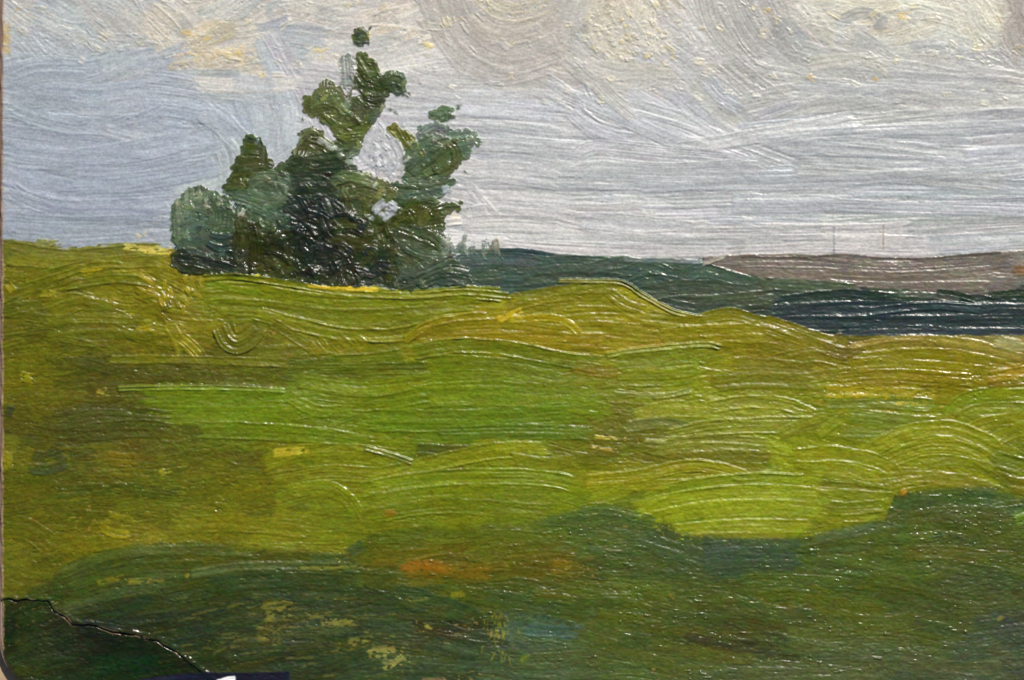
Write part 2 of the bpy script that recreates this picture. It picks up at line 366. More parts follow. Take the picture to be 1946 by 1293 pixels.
# cloud strokes that can be told apart
K = dict(thick=1.5, br=1.0, blend=0.34, clip=m_sky, soft=4.5)
for p, w, c, kw in (
    ([(10, 36), (11, 118)], 20, (206, 176, 112), dict(dry=.35, thick=.4)),
    ([(338, 60), (378, 72)], 14, (222, 192, 122), dict(dry=.8)), ([(385, 78), (410, 72)], 12, (222, 192, 122), dict(dry=.9)),
    ([(310, 118), (420, 112), (505, 92)], 30, (214, 197, 162), dict(dry=.75)),
    ([(425, 112), (465, 96)], 16, (224, 197, 116), dict(dry=.8)), ([(340, 100), (380, 106)], 22, (220, 196, 150), dict(dry=.9)),
    ([(590, 106), (645, 94)], 20, (224, 203, 136), dict(dry=.9)), ([(798, 84), (832, 92)], 13, (226, 207, 124), dict(dry=.7)),
    ([(676, 2), (690, 6)], 10, (228, 205, 110), dict(dry=.7)),
    ([(484, 56), (525, 44), (563, 29)], 15, (152, 158, 176), dict(ridge=1.0, pile=1)),
    ([(515, 66), (560, 62), (645, 74)], 40, (164, 171, 189), dict()),
    ([(590, 18), (640, 28), (660, 20)], 26, (178, 180, 186), dict(dry=.4)),
    ([(640, 95), (720, 82), (790, 62)], 30, (206, 205, 206), dict()), ([(700, 110), (770, 92), (815, 70)], 24, (210, 208, 206), dict()),
    ([(745, 140), (850, 120), (900, 130)], 30, (206, 203, 200), dict(dry=.3)),
    ([(806, -40), (830, 20), (850, 70), (890, 118), (950, 142)], 52, (183, 176, 168), dict(thick=1.8)),
    ([(850, -40), (868, 40), (930, 98), (1010, 103), (1096, 66)], 50, (179, 173, 165), dict(thick=1.8)),
    ([(885, 20), (940, 62), (1010, 55), (1085, 5)], 42, (190, 182, 165), dict()),
    ([(905, -20), (950, 20), (1010, 18), (1065, -10)], 42, (206, 197, 172), dict(dry=.4)),
    ([(870, 122), (960, 146), (1070, 118)], 34, (186, 180, 172), dict()),
    ([(1110, -30), (1086, 20), (1070, 60), (1080, 95)], 40, (190, 185, 173), dict()),
    ([(1072, 85), (1120, 132), (1190, 152), (1262, 140)], 40, (186, 184, 176), dict(thick=1.7)),
    ([(1076, 112), (1130, 156), (1200, 168)], 28, (190, 187, 178), dict(thick=1.7)),
    ([(1130, -20), (1128, 30), (1140, 80), (1180, 110)], 36, (200, 194, 176), dict()),
    ([(1290, 10), (1310, 50), (1352, 92)], 46, (204, 202, 198), dict()), ([(1250, 5), (1290, 40), (1330, 60)], 30, (196, 196, 190), dict()),
    ([(1338, -30), (1350, 30), (1380, 78), (1430, 118)], 44, (178, 178, 174), dict(flat=.9)),
    ([(1385, -30), (1400, 30), (1440, 90), (1480, 115)], 50, (177, 175, 170), dict(flat=.9)),
    ([(1440, -20), (1470, 40), (1500, 70)], 40, (180, 176, 170), dict()),
    ([(1480, 22), (1508, 58), (1546, 92)], 28, (168, 173, 180), dict(thick=1.4)),
    ([(1590, 2), (1650, 16), (1725, 2)], 28, (222, 216, 192), dict(thick=1.8)), ([(1720, 18), (1780, 26), (1835, 42)], 34, (206, 206, 192), dict()),
    ([(1590, 42), (1630, 24), (1662, 30), (1672, 58)], 22, (166, 166, 168), dict(thick=1.9)), ([(1660, 60), (1692, 28)], 20, (160, 162, 166), dict()),
    ([(1600, 68), (1645, 92), (1700, 130)], 54, (178, 183, 179), dict(thick=1.0, flat=.95)),
    ([(1522, 128), (1600, 116), (1660, 122), (1700, 148)], 28, (195, 191, 176), dict()),
    ([(1700, 30), (1740, 32)], 12, (226, 190, 110), dict(dry=.6)), ([(1655, 152), (1670, 148)], 8, (222, 180, 100), dict(dry=.5)), ([(1530, 142), (1552, 156)], 9, (224, 188, 110), dict(dry=.6)),
    ([(1450, 30), (1470, 12)], 18, (218, 190, 130), dict(dry=.8)), ([(1440, 60), (1462, 70)], 20, (214, 205, 180), dict(dry=.5)),
    ([(1840, 0), (1856, 50), (1890, 72), (1925, 58)], 26, (204, 204, 186), dict(thick=1.7)),
    ([(1862, -10), (1880, 28), (1906, 42), (1936, 22)], 34, (218, 214, 192), dict(thick=2.0)),
    ([(1868, -40), (1890, 0), (1920, 2)], 30, (220, 217, 198), dict(thick=1.8)),
    ([(1935, -20), (1944, 30), (1920, 70), (1960, 130)], 46, (167, 159, 149), dict(thick=1.2)),
    ([(1960, 20), (1962, 80), (1990, 130)], 46, (168, 161, 152), dict()),
    ([(1680, 180), (1740, 186), (1800, 201)], 26, (176, 177, 179), dict()), ([(1720, 92), (1780, 88), (1860, 98)], 24, (176, 177, 186), dict(dry=.4)),
    ([(1810, 125), (1850, 112), (1900, 104)], 22, (196, 198, 204), dict()), ([(1800, 140), (1880, 138), (1930, 142)], 24, (192, 195, 198), dict()),
    ([(1128, 150), (1165, 190), (1215, 232)], 30, (190, 190, 187), dict(thick=1.6)),
    ([(1262, 152), (1325, 215), (1392, 256)], 36, (189, 194, 202), dict(thick=1.6)),
    ([(1302, 148), (1368, 214), (1420, 258)], 34, (187, 187, 177), dict(thick=1.5)),
    ([(1338, 146), (1370, 186), (1424, 220)], 30, (189, 196, 212), dict(thick=1.9)),
    ([(1430, 225), (1480, 208), (1530, 190)], 24, (184, 188, 200), dict()),
    ([(1078, 196), (1108, 230), (1158, 256), (1220, 264)], 38, (206, 209, 217), dict(thick=2.2, ridge=1.1, blend=.08)),
    ([(930, 192), (1000, 198), (1082, 206)], 16, (190, 198, 216), dict(thick=1.6)), ([(950, 184), (1010, 178), (1078, 186)], 16, (208, 207, 212), dict(thick=1.6)),
    ([(1088, 316), (1130, 290), (1240, 298), (1420, 314)], 46, (192, 196, 198), dict(thick=1.8)),
    ([(1086, 345), (1130, 325), (1280, 330), (1460, 322)], 40, (196, 200, 203), dict(thick=1.8)),
    ([(1430, 270), (1560, 256), (1760, 246), (1960, 240)], 24, (192, 197, 204), dict(thick=1.6)),
    ([(1300, 352), (1500, 348), (1720, 336), (1960, 318)], 26, (190, 196, 201), dict(thick=1.6)),
    ([(1380, 395), (1600, 392), (1960, 402)], 24, (188, 195, 203), dict(thick=1.6)),
    ([(1820, 300), (1880, 292), (1980, 286)], 26, (196, 202, 216), dict(thick=1.7)),
    ([(1600, 268), (1680, 276), (1800, 292)], 22, (196, 198, 200), dict(thick=1.8)),
    ([(950, 464), (1060, 474), (1240, 480), (1400, 474)], 22, (212, 208, 204), dict(thick=2.0, ridge=.8)),
    ([(950, 445), (1100, 452), (1300, 460), (1500, 456)], 26, (206, 205, 204), dict(thick=1.8)),
    ([(1400, 478), (1560, 472), (1720, 478), (1930, 468)], 18, (206, 202, 198), dict(thick=1.8)),
    ([(1780, 478), (1850, 474), (1930, 466)], 10, (196, 196, 212), dict(thick=2.0)),
    # left blue-grey slab and its neighbours
    ([(8, 150), (70, 126), (180, 128)], 30, (158, 165, 182), dict(thick=1.6)), ([(8, 175), (90, 152), (188, 156)], 34, (156, 163, 181), dict(thick=1.6)),
    ([(8, 200), (80, 190), (170, 196)], 34, (157, 164, 182), dict(thick=1.6)), ([(10, 205), (80, 230), (150, 244), (190, 228)], 30, (157, 164, 181), dict(thick=1.6)),
    ([(180, 130), (230, 104), (270, 92)], 24, (172, 177, 188), dict(thick=1.8)), ([(190, 150), (245, 118), (290, 100)], 22, (176, 180, 190), dict(thick=1.8)),
    ([(262, 152), (330, 158), (398, 172)], 40, (166, 173, 190), dict(thick=1.7, pile=1.2)), ([(262, 190), (340, 198), (412, 214)], 34, (168, 175, 193), dict(thick=1.7, pile=1.0)),
    ([(200, 240), (280, 222), (330, 196)], 28, (166, 173, 193), dict()), ([(190, 246), (250, 262), (300, 272)], 22, (176, 181, 194), dict(thick=1.8)),
    ([(12, 290), (150, 300), (300, 276), (372, 268)], 34, (161, 169, 189), dict()), ([(120, 326), (250, 322), (380, 296)], 36, (158, 166, 187), dict()),
    ([(130, 352), (260, 346), (400, 320), (428, 290)], 36, (156, 164, 184), dict(thick=1.7)), ([(8, 352), (50, 378), (120, 396), (260, 396), (340, 386)], 34, (153, 161, 182), dict(thick=1.7)),
    ([(10, 420), (120, 430), (300, 424)], 40, (157, 164, 184), dict()), ([(20, 452), (140, 458), (300, 450)], 22, (163, 169, 185), dict()),
    ([(255, 455), (285, 440)], 12, (220, 200, 150), dict(dry=.85)),
    # pale paint worked round the crown
    ([(432, 262), (452, 286), (452, 322)], 28, (182, 187, 188), dict(thick=1.8)), ([(412, 270), (428, 300), (430, 350), (410, 380)], 30, (182, 187, 190), dict()),
    ([(506, 195), (504, 240), (502, 300)], 50, (188, 191, 201), dict(thick=1.2, blend=.4)), ([(546, 180), (556, 220), (548, 290)], 40, (196, 197, 204), dict(thick=1.3, blend=.35)),
    ([(430, 150), (468, 158), (540, 160)], 30, (184, 188, 199), dict()), ([(455, 190), (480, 215), (482, 250)], 30, (184, 188, 198), dict(blend=.4)),
    ([(560, 128), (620, 134), (660, 140)], 26, (202, 203, 211), dict()), ([(560, 238), (600, 236)], 16, (205, 212, 222), dict(thick=1.8)),
    ([(760, 130), (820, 150), (920, 156)], 30, (208, 207, 210), dict()), ([(780, 170), (860, 184), (980, 190)], 26, (200, 203, 212), dict()),
    ([(860, 208), (950, 214), (1070, 218)], 26, (193, 199, 208), dict()), ([(900, 245), (980, 252), (1085, 262)], 34, (196, 201, 207), dict()),
    ([(915, 300), (990, 304), (1085, 318)], 34, (203, 206, 210), dict()), ([(885, 335), (950, 332), (1085, 350)], 36, (208, 209, 210), dict()),
    ([(880, 380), (960, 382), (1100, 392)], 34, (208, 208, 208), dict()), ([(890, 350), (920, 390), (950, 424)], 22, (212, 210, 208), dict(thick=1.8)),
    ([(870, 428), (960, 424), (1080, 430)], 34, (212, 210, 208), dict()), ([(850, 416), (880, 412)], 20, (228, 216, 188), dict(thick=.8)),
    ([(760, 355), (840, 345), (900, 350)], 30, (206, 207, 210), dict())):
    stroke(SKY, p, w, c, **{**K, **kw})
# crusty cream dabs of the bright cloud
for i in range(90):
    a = random.random() * 6.28; r = random.random() ** 0.6
    x, y = 1205 + 95 * r * math.cos(a), 62 + 62 * r * math.sin(a)
    c = random.choice([(208, 201, 174), (214, 206, 178), (196, 190, 172), (203, 198, 184), (206, 190, 140)])
    stroke(SKY, [(x, y), (x + random.uniform(-16, 16), y + random.uniform(-12, 12))], random.uniform(7, 15), c, thick=1.9, br=.9, dry=.4, blend=.25, ridge=1, sp=4)
for i in range(300):        # broken, crusty touches over the upper sky
    x, y = random.uniform(10, X1 - 12), random.uniform(Y0 + 6, 200)
    if 20 < x < 480 and y > 125: continue
    dv = sky_dir(x, y); a = 0.5 * math.atan2(dv[1], dv[0]) + random.gauss(0, .3); L = random.uniform(12, 40)
    c = sky_col(x, y) * random.uniform(.95, 1.09) + (np.array([14, 8, -12]) if random.random() < .4 else 0)
    stroke(SKY, [(x, y), (x + L * math.cos(a), y + L * math.sin(a))], random.uniform(6, 14), np.clip(c, 0, 238), thick=1.6, dry=.55, blend=.2, ridge=.9, sp=4)

# ---- brown far hill
fill(HILL, m_hill, (1330, X1, 470, 570), 40, lambda x, y: np.array([119., 111., 99.]), lambda x, y: (1.0, 0.04), (26, 40), (150, 320), jit=3, ajit=2, thick=.9, br=.8)
for p, w, c, kw in (
    ([(1350, 505), (1450, 499), (1560, 501), (1700, 513), (1905, 500)], 32, (120, 112, 101), {}), ([(1380, 522), (1550, 525), (1700, 532), (1905, 524)], 32, (116, 108, 96), {}),
    ([(1560, 541), (1700, 546), (1885, 544)], 20, (126, 117, 103), {}), ([(1905, 490), (1990, 492), (2100, 496)], 26, (130, 124, 117), {}), ([(1918, 516), (1960, 514)], 20, (136, 104, 70), {}), ([(1960, 520), (2100, 520)], 40, (118, 112, 102), {}), ([(1924, 546), (1970, 538)], 14, (126, 134, 128), {}),
    ([(1378, 487), (1460, 489), (1530, 490), (1600, 485), (1680, 492), (1760, 492), (1830, 486), (1905, 480)], 5, (80, 70, 64), dict(ridge=0, rag=4)),
    ([(1584, 428), (1584, 460), (1584, 484)], 3.6, (142, 140, 138), dict(ridge=0, rag=1, op=.75, thick=.5)), ([(1678, 425), (1677, 478)], 3.2, (172, 152, 136), dict(ridge=0, rag=1, op=.8, thick=.3)),
    ([(1584, 390), (1584, 430)], 2.4, (180, 180, 178), dict(ridge=0, rag=1, op=.4, thick=.2))):
    stroke(HILL, p, w, c, **{**dict(thick=1.3, br=.9, blend=.15), **kw})

# ---- dark wooded bands
def for_c(x, y):
    if x > 1430 and y > 565 - (x - 1430) * .01: return np.array([43., 56., 63.])
    if x > 1280 and y > 540: return np.array([67., 79., 61.])
    return np.array([62., 81., 69.])
fill(FOREST, m_forest, (735, X1, 470, 650), 110, for_c, lambda x, y: (1.0, 0.02), (24, 40), (80, 220), jit=4, ajit=5, thick=1.0, br=.9)
for p, w, c, kw in (
    ([(938, 480), (1000, 481), (1062, 493)], 17, (40, 62, 71), {}), ([(850, 496), (960, 492), (1060, 502)], 24, (72, 90, 92), {}),
    ([(1000, 506), (1100, 501), (1182, 506)], 32, (58, 82, 72), {}), ([(975, 530), (1080, 520), (1182, 522)], 34, (62, 80, 66), {}), ([(1100, 516), (1180, 499), (1232, 509)], 24, (66, 86, 74), {}),
    ([(1180, 528), (1230, 507), (1292, 532)], 28, (60, 84, 71), dict(ridge=.8)), ([(1180, 550), (1240, 532), (1300, 545)], 26, (58, 80, 70), {}), ([(1290, 542), (1322, 516), (1362, 520), (1445, 546)], 28, (68, 89, 77), dict(ridge=.9)),
    ([(1180, 494), (1260, 496), (1340, 499)], 9, (116, 128, 134), dict(op=.8)), ([(1330, 504), (1378, 487)], 9, (170, 158, 145), dict(ridge=1)),
    ([(1220, 562), (1300, 548), (1455, 560)], 34, (65, 79, 63), {}), ([(1300, 582), (1400, 573), (1490, 565)], 34, (70, 81, 61), {}), ([(1250, 575), (1330, 590), (1400, 585)], 24, (62, 76, 66), {}),
    ([(1440, 538), (1560, 546), (1645, 555)], 24, (78, 94, 70), dict(ridge=.8)), ([(1370, 600), (1450, 592), (1520, 596)], 28, (60, 72, 60), {}),
    ([(1470, 577), (1600, 563), (1720, 570), (1960, 576)], 26, (39, 57, 56), dict(ridge=.9)), ([(1450, 597), (1600, 590), (1800, 592), (2100, 595)], 34, (42, 55, 66), {}),
    ([(1490, 616), (1700, 615), (2100, 612)], 32, (44, 58, 68), {}), ([(1640, 594), (1760, 582), (1870, 588)], 16, (46, 62, 76), dict(ridge=1.1)), ([(1600, 633), (1750, 632), (2100, 630)], 15, (56, 69, 78), {}),
    ([(1776, 556), (1815, 560), (1862, 573)], 13, (33, 50, 37), {}), ([(1872, 562), (1960, 556), (2100, 560)], 15, (36, 53, 42), {}), ([(1700, 560), (1760, 562), (1830, 572)], 12, (70, 78, 68), {})):
    stroke(FOREST, p, w, c, **{**dict(thick=1.5, br=1.0, blend=.18, sp=5.5), **kw})

# ---- meadow
fill(MEADOW, m_meadow, B_ALL, 300, land_col, land_dir, (46, 76), (130, 260), jit=3, ajit=4, thick=.7, br=.7, blend=0.05)
fill(MEADOW, m_meadow, (X0, X1, 455, 1080), 420, land_col, land_dir, (22, 38), (90, 240), jit=4, ajit=5, thick=1.0, br=.95, blend=.2, dry=.35)
fill(MEADOW, m_meadow, (X0, 480, 640, 1130), 190, land_col, land_dir, (14, 34), (40, 140), jit=7, ajit=8, thick=.5, br=.8, blend=.2, dry=.75)
fill(MEADOW, m_meadow, (X0, 400, 500, 660), 90, land_col, land_dir, (12, 26), (30, 110), jit=7, ajit=14, thick=1.5, br=.9, blend=.15, dry=.2)
for p, w, c, kw in (
    # left slope and the tufts before the bush
    ([(8, 470), (120, 488), (260, 478), (325, 480)], 30, (108, 108, 44), {}), ([(8, 492), (100, 500), (200, 500), (320, 496)], 24, (106, 104, 34), {}),
    ([(60, 462), (130, 466)], 16, (128, 126, 72), dict(dry=.6)), ([(230, 468), (290, 474), (338, 466)], 12, (206, 176, 96), dict(dry=.6, thick=.5)), ([(270, 478), (330, 482)], 9, (196, 164, 80), dict(dry=.75, thick=.5)),
    ([(40, 536), (110, 515), (170, 500)], 14, (98, 96, 28), dict(ridge=1.2)), ([(100, 530), (180, 505), (240, 505)], 14, (104, 100, 18), dict(ridge=1.0)), ([(120, 545), (220, 530), (300, 540)], 18, (96, 98, 24), dict(ridge=1.2)),
    ([(90, 580), (140, 565), (190, 580)], 18, (104, 104, 20), dict(ridge=1.0)), ([(90, 590), (160, 572), (230, 590)], 16, (108, 106, 16), {}),
    ([(150, 520), (210, 512)], 12, (150, 125, 20), dict(dry=.5)), ([(260, 515), (300, 545)], 12, (142, 120, 18), dict(dry=.3)), ([(70, 558), (120, 560)], 14, (138, 118, 14), dict(dry=.5)), ([(12, 536), (30, 560)], 16, (140, 114, 10), dict(dry=.4)),
    ([(255, 632), (300, 620)], 14, (140, 122, 14), {}), ([(260, 600), (330, 575), (360, 585)], 20, (116, 108, 16), {}),
    ([(80, 610), (170, 606), (260, 610)], 18, (102, 102, 18), {}), ([(75, 640), (190, 634), (300, 640)], 18, (96, 98, 18), {}),
    # big wavy bands under the tree
    ([(380, 532), (450, 529), (560, 546), (660, 557), (780, 563), (880, 557), (972, 562)], 26, (113, 120, 18), dict(ridge=1.2, thick=2.0)),
    ([(378, 556), (470, 554), (570, 572), (680, 580), (800, 580), (930, 572)], 34, (108, 118, 16), dict(thick=2.0)), ([(400, 580), (520, 590), (640, 604), (780, 600), (880, 588)], 34, (106, 116, 17), dict(thick=2.0)),
    ([(476, 592), (560, 616), (660, 636), (760, 636), (812, 618)], 28, (112, 117, 20), dict(ridge=1.1, thick=2.0)), ([(520, 519), (552, 532)], 10, (84, 128, 32), dict(thick=1.2)), ([(480, 524), (510, 522)], 6, (188, 158, 40), dict(thick=.6)),
    ([(582, 541), (640, 548), (724, 551)], 9, (203, 158, 48), dict(thick=.6, ridge=0)),
    ([(388, 535), (440, 548), (500, 560)], 12, (96, 128, 26), {}),
    ([(312, 606), (340, 650), (352, 690)], 26, (128, 119, 16), dict(thick=2.0)), ([(334, 634), (372, 668), (392, 694)], 26, (132, 122, 15), dict(thick=1.8)),
    ([(412, 612), (428, 650), (452, 662), (480, 645), (505, 612)], 26, (94, 96, 28), dict(thick=2.6, ridge=1.2)), ([(430, 606), (450, 640), (490, 610)], 22, (98, 100, 24), dict(thick=2)), ([(510, 610), (560, 640), (610, 674)], 20, (106, 104, 18), {}),
    ([(594, 642), (620, 676)], 34, (120, 110, 17), {}), ([(632, 640), (668, 672)], 34, (118, 108, 14), {}), ([(672, 642), (700, 668)], 26, (122, 110, 14), {}),
    # yellow knoll
    ([(965, 572), (1060, 555), (1150, 546), (1192, 548)], 24, (104, 104, 20), {}), ([(955, 602), (1060, 577), (1190, 572)], 34, (116, 110, 10), {}), ([(990, 622), (1100, 602), (1210, 604)], 40, (126, 116, 8), {}), ([(1040, 640), (1130, 626), (1260, 636)], 36, (126, 112, 9), {}),
    ([(1150, 548), (1186, 578), (1236, 592)], 20, (116, 112, 28), dict(thick=2.3)), ([(1056, 535), (1110, 535), (1180, 538), (1222, 562), (1282, 594), (1345, 606)], 9, (128, 124, 62), dict(thick=3.0, ridge=1.2)),
    ([(1215, 604), (1320, 614), (1440, 602)], 28, (122, 118, 14), {}), ([(1320, 612), (1385, 597), (1440, 611), (1510, 630)], 24, (118, 115, 18), dict(ridge=.9)), ([(1240, 642), (1400, 634), (1500, 640)], 36, (124, 113, 12), {}),
    ([(764, 652), (820, 616), (900, 602), (936, 606)], 16, (134, 116, 24), dict(thick=2.4, ridge=1.2)), ([(775, 652), (850, 630), (950, 624), (1100, 642)], 36, (122, 106, 12), {}), ([(850, 650), (1000, 645), (1170, 652)], 32, (130, 108, 10), {}), ([(940, 612), (1000, 586)], 12, (178, 138, 18), dict(dry=.4)), ([(960, 608), (1060, 606), (1110, 640)], 14, (148, 126, 20), dict(thick=1.9)),
    ([(1430, 640), (1500, 660), (1600, 690)], 36, (114, 102, 18), {}), ([(1440, 605), (1540, 640), (1600, 660)], 26, (112, 100, 20), {}), ([(1460, 690), (1550, 675), (1610, 690)], 28, (112, 102, 20), {}),
    # long green band
    ([(625, 690), (720, 684), (785, 672)], 30, (90, 108, 27), dict(ridge=1.0)), ([(778, 672), (860, 658), (960, 662), (1060, 682), (1165, 694)], 30, (100, 113, 26), dict(ridge=1.1, thick=2)), ([(590, 708), (750, 706), (835, 702)], 34, (84, 102, 27), {}), ([(555, 722), (690, 737), (800, 726), (842, 714)], 32, (94, 116, 23), {}),
    ([(800, 700), (950, 702), (1085, 722)], 48, (92, 117, 22), {}), ([(590, 756), (700, 767), (830, 745)], 34, (92, 116, 20), {}), ([(800, 752), (950, 748), (1160, 768)], 48, (88, 118, 21), {}), ([(690, 800), (880, 800), (1110, 784)], 44, (81, 116, 24), {}), ([(820, 826), (980, 820), (1140, 826)], 28, (76, 112, 34), {}), ([(780, 852), (880, 858), (960, 848)], 22, (72, 86, 34), {}),
    ([(220, 739), (350, 737), (470, 739), (548, 744)], 10, (98, 128, 40), dict(thick=2.6, ridge=1.2)), ([(215, 756), (400, 757), (570, 766)], 32, (85, 122, 20), dict(rag=110, blend=.3, soft=4)), ([(240, 788), (420, 790), (610, 790)], 36, (86, 122, 20), dict(rag=110, blend=.3, soft=4)), ([(360, 816), (480, 820), (640, 832), (720, 852)], 32, (86, 117, 20), dict(ridge=.9)), ([(540, 748), (600, 780), (680, 780)], 24, (94, 120, 24), {}),
    ([(200, 684), (360, 684), (560, 692)], 16, (104, 104, 22), dict(ridge=.9)), ([(280, 708), (400, 720), (540, 726)], 24, (82, 80, 30), dict(soft=6, op=.75, thick=.8, dry=.3)), ([(140, 680), (240, 708), (350, 720)], 26, (72, 76, 38), dict(dry=.55, soft=6, op=.7, thick=.7)), ([(180, 740), (215, 748)], 14, (142, 122, 46), dict(dry=.7)),
    # right of centre
    ([(1148, 678), (1200, 668), (1330, 656), (1378, 664)], 11, (116, 130, 52), dict(thick=2.8, ridge=1.2)), ([(1160, 690), (1300, 678), (1365, 684)], 30, (104, 122, 24), {}), ([(1165, 718), (1280, 716), (1362, 702)], 36, (106, 121, 25), {}), ([(1160, 745), (1250, 753), (1322, 741)], 10, (120, 126, 66), dict(thick=2.6)),
    ([(1080, 696), (1150, 706), (1190, 702)], 24, (118, 104, 20), {}), ([(1380, 690), (1470, 694), (1560, 704)], 24, (110, 98, 24), {}), ([(1340, 730), (1450, 722), (1560, 730)], 32, (104, 106, 24), {}),
    ([(1190, 797), (1280, 777), (1420, 790), (1505, 802)], 32, (127, 136, 36), {}), ([(1336, 776), (1420, 764), (1500, 771), (1560, 801)], 26, (130, 138, 40), dict(ridge=1.0)), ([(1180, 812), (1260, 804), (1340, 818)], 22, (104, 112, 58), {}), ([(1255, 836), (1350, 814), (1480, 808), (1562, 806)], 32, (118, 128, 42), dict(ridge=.9)), ([(1230, 852), (1340, 842), (1480, 850)], 32, (112, 119, 44), {}), ([(1218, 838), (1275, 841)], 9, (126, 131, 68), dict(thick=2.4)), ([(1300, 872), (1400, 868), (1480, 872)], 26, (106, 106, 34), {}),
    ([(1470, 832), (1520, 812), (1580, 792)], 26, (116, 126, 36), {}), ([(1545, 835), (1580, 808), (1605, 790)], 20, (112, 128, 34), dict(thick=1.9)), ([(1556, 764), (1680, 764), (1785, 772)], 26, (92, 118, 46), dict(ridge=.9)), ([(1600, 786), (1700, 800), (1790, 806)], 30, (96, 120, 42), {}), ([(1590, 822), (1680, 822), (1740, 818)], 20, (100, 120, 40), {}),
    ([(1558, 744), (1680, 746), (1795, 756)], 22, (158, 132, 24), dict(dry=.55, thick=1.0, soft=5, blend=.35)), ([(1560, 755), (1640, 755), (1720, 758)], 8, (184, 148, 34), dict(dry=.7, thick=.8, op=.8)), ([(1700, 767), (1790, 769)], 7, (176, 150, 60), dict(dry=.75, thick=.6, op=.8)),
    ([(1636, 662), (1750, 651), (1850, 660), (1960, 692)], 28, (128, 108, 46), {}), ([(1600, 690), (1720, 681), (1850, 690), (1940, 708)], 36, (122, 112, 14), {}), ([(1590, 722), (1720, 716), (1870, 730)], 32, (124, 107, 22), {}), ([(1866, 718), (1910, 710), (1990, 694)], 24, (150, 104, 14), dict(blend=.4, soft=5, dry=.3)), ([(1870, 732), (1960, 726)], 12, (108, 76, 22), dict(dry=.4, soft=4, op=.8)), ([(1880, 650), (1960, 660)], 22, (150, 140, 98), {}),
    ([(1550, 655), (1600, 672), (1650, 668)], 26, (98, 80, 38), dict(dry=.3, thick=2)), ([(1600, 648), (1660, 660)], 18, (92, 72, 40), dict(dry=.35, thick=2)), ([(1610, 660), (1700, 645), (1760, 644)], 12, (150, 118, 60), {}),
    ([(1796, 800), (1828, 764), (1900, 752), (2080, 758)], 30, (104, 125, 15), dict(ridge=1.0)), ([(1808, 806), (1860, 782), (1990, 786)], 26, (108, 124, 14), {}), ([(1830, 822), (1890, 800), (1990, 802)], 24, (118, 122, 14), {}), ([(1876, 846), (1920, 822), (1990, 806)], 28, (118, 130, 17), {}),
    ([(1655, 856), (1720, 824), (1800, 815), (1870, 838), (1908, 872)], 32, (122, 130, 17), dict(ridge=1.1)), ([(1676, 878), (1760, 850), (1840, 858), (1898, 892)], 34, (124, 132, 15), {}), ([(1740, 890), (1820, 878), (1900, 898)], 22, (112, 120, 20), {}), ([(1490, 868), (1600, 864), (1680, 884), (1706, 914)], 30, (116, 126, 15), dict(ridge=.8)), ([(1496, 890), (1600, 895), (1695, 918)], 30, (114, 122, 17), {}), ([(1545, 920), (1640, 928), (1700, 932)], 24, (108, 116, 20), {}), ([(1740, 905), (1820, 915), (1900, 930)], 26, (118, 118, 34), {}), ([(1880, 868), (1960, 890)], 34, (88, 108, 30), {}), ([(1900, 920), (1990, 930)], 34, (104, 104, 22), {}),
    ([(1100, 914), (1200, 906), (1300, 886), (1365, 891), (1435, 911)], 24, (132, 130, 9), dict(thick=2.0, ridge=.9)), ([(1105, 928), (1250, 922), (1400, 917)], 20, (126, 128, 12), {}),
    ([(1215, 958), (1290, 927), (1420, 911), (1540, 914)], 24, (112, 138, 30), dict(ridge=1.1, thick=2)), ([(1195, 974), (1320, 946), (1480, 940), (1610, 950)], 34, (116, 136, 28), {}), ([(1225, 992), (1330, 970), (1480, 964), (1590, 974)], 32, (120, 139, 27), {}), ([(1265, 1012), (1400, 1001), (1560, 1000)], 28, (122, 134, 28), {}), ([(1540, 948), (1630, 956), (1710, 952)], 40, (108, 124, 24), dict(blend=.45, soft=5)), ([(1540, 984), (1620, 984), (1690, 978)], 34, (112, 124, 28), dict(blend=.45, soft=5)), ([(1300, 1022), (1400, 1018), (1500, 1022)], 14, (132, 128, 40), {}), ([(1110, 955), (1180, 935), (1200, 918)], 26, (108, 128, 22), {}), ([(1560, 962), (1620, 966), (1690, 960)], 26, (98, 112, 24), {}), ([(1590, 985), (1660, 982)], 18, (120, 128, 34), {}),
    # left of centre, lower meadow
    ([(488, 886), (570, 862), (680, 860), (765, 884)], 32, (112, 118, 17), {}), ([(495, 918), (620, 900), (745, 906)], 32, (108, 116, 14), {}), ([(690, 912), (800, 886), (950, 856), (1060, 862)], 32, (112, 121, 17), dict(ridge=.8)), ([(688, 850), (740, 864), (790, 882)], 10, (112, 126, 60), dict(thick=2.6, ridge=1)), ([(675, 934), (800, 912), (960, 906), (1060, 914), (1108, 932)], 32, (98, 120, 18), dict(ridge=1.0)), ([(690, 955), (880, 938), (1095, 950)], 34, (96, 118, 17), {}), ([(690, 982), (850, 962), (1060, 975)], 30, (98, 116, 15), {}), ([(535, 936), (615, 926), (660, 950), (692, 998)], 28, (100, 115, 14), {}), ([(960, 870), (1040, 880), (1110, 872)], 24, (108, 116, 20), {}),
    ([(512, 862), (596, 855)], 16, (172, 142, 52), dict(dry=.55, thick=.6)), ([(300, 905), (332, 892)], 20, (132, 118, 34), dict(dry=.7)), ([(1105, 850), (1200, 858)], 30, (94, 86, 24), dict(dry=.3)), ([(1125, 830), (1200, 836)], 8, (176, 140, 56), dict(dry=.85)), ([(1120, 850), (1180, 858)], 6, (170, 136, 60), dict(dry=.85)),
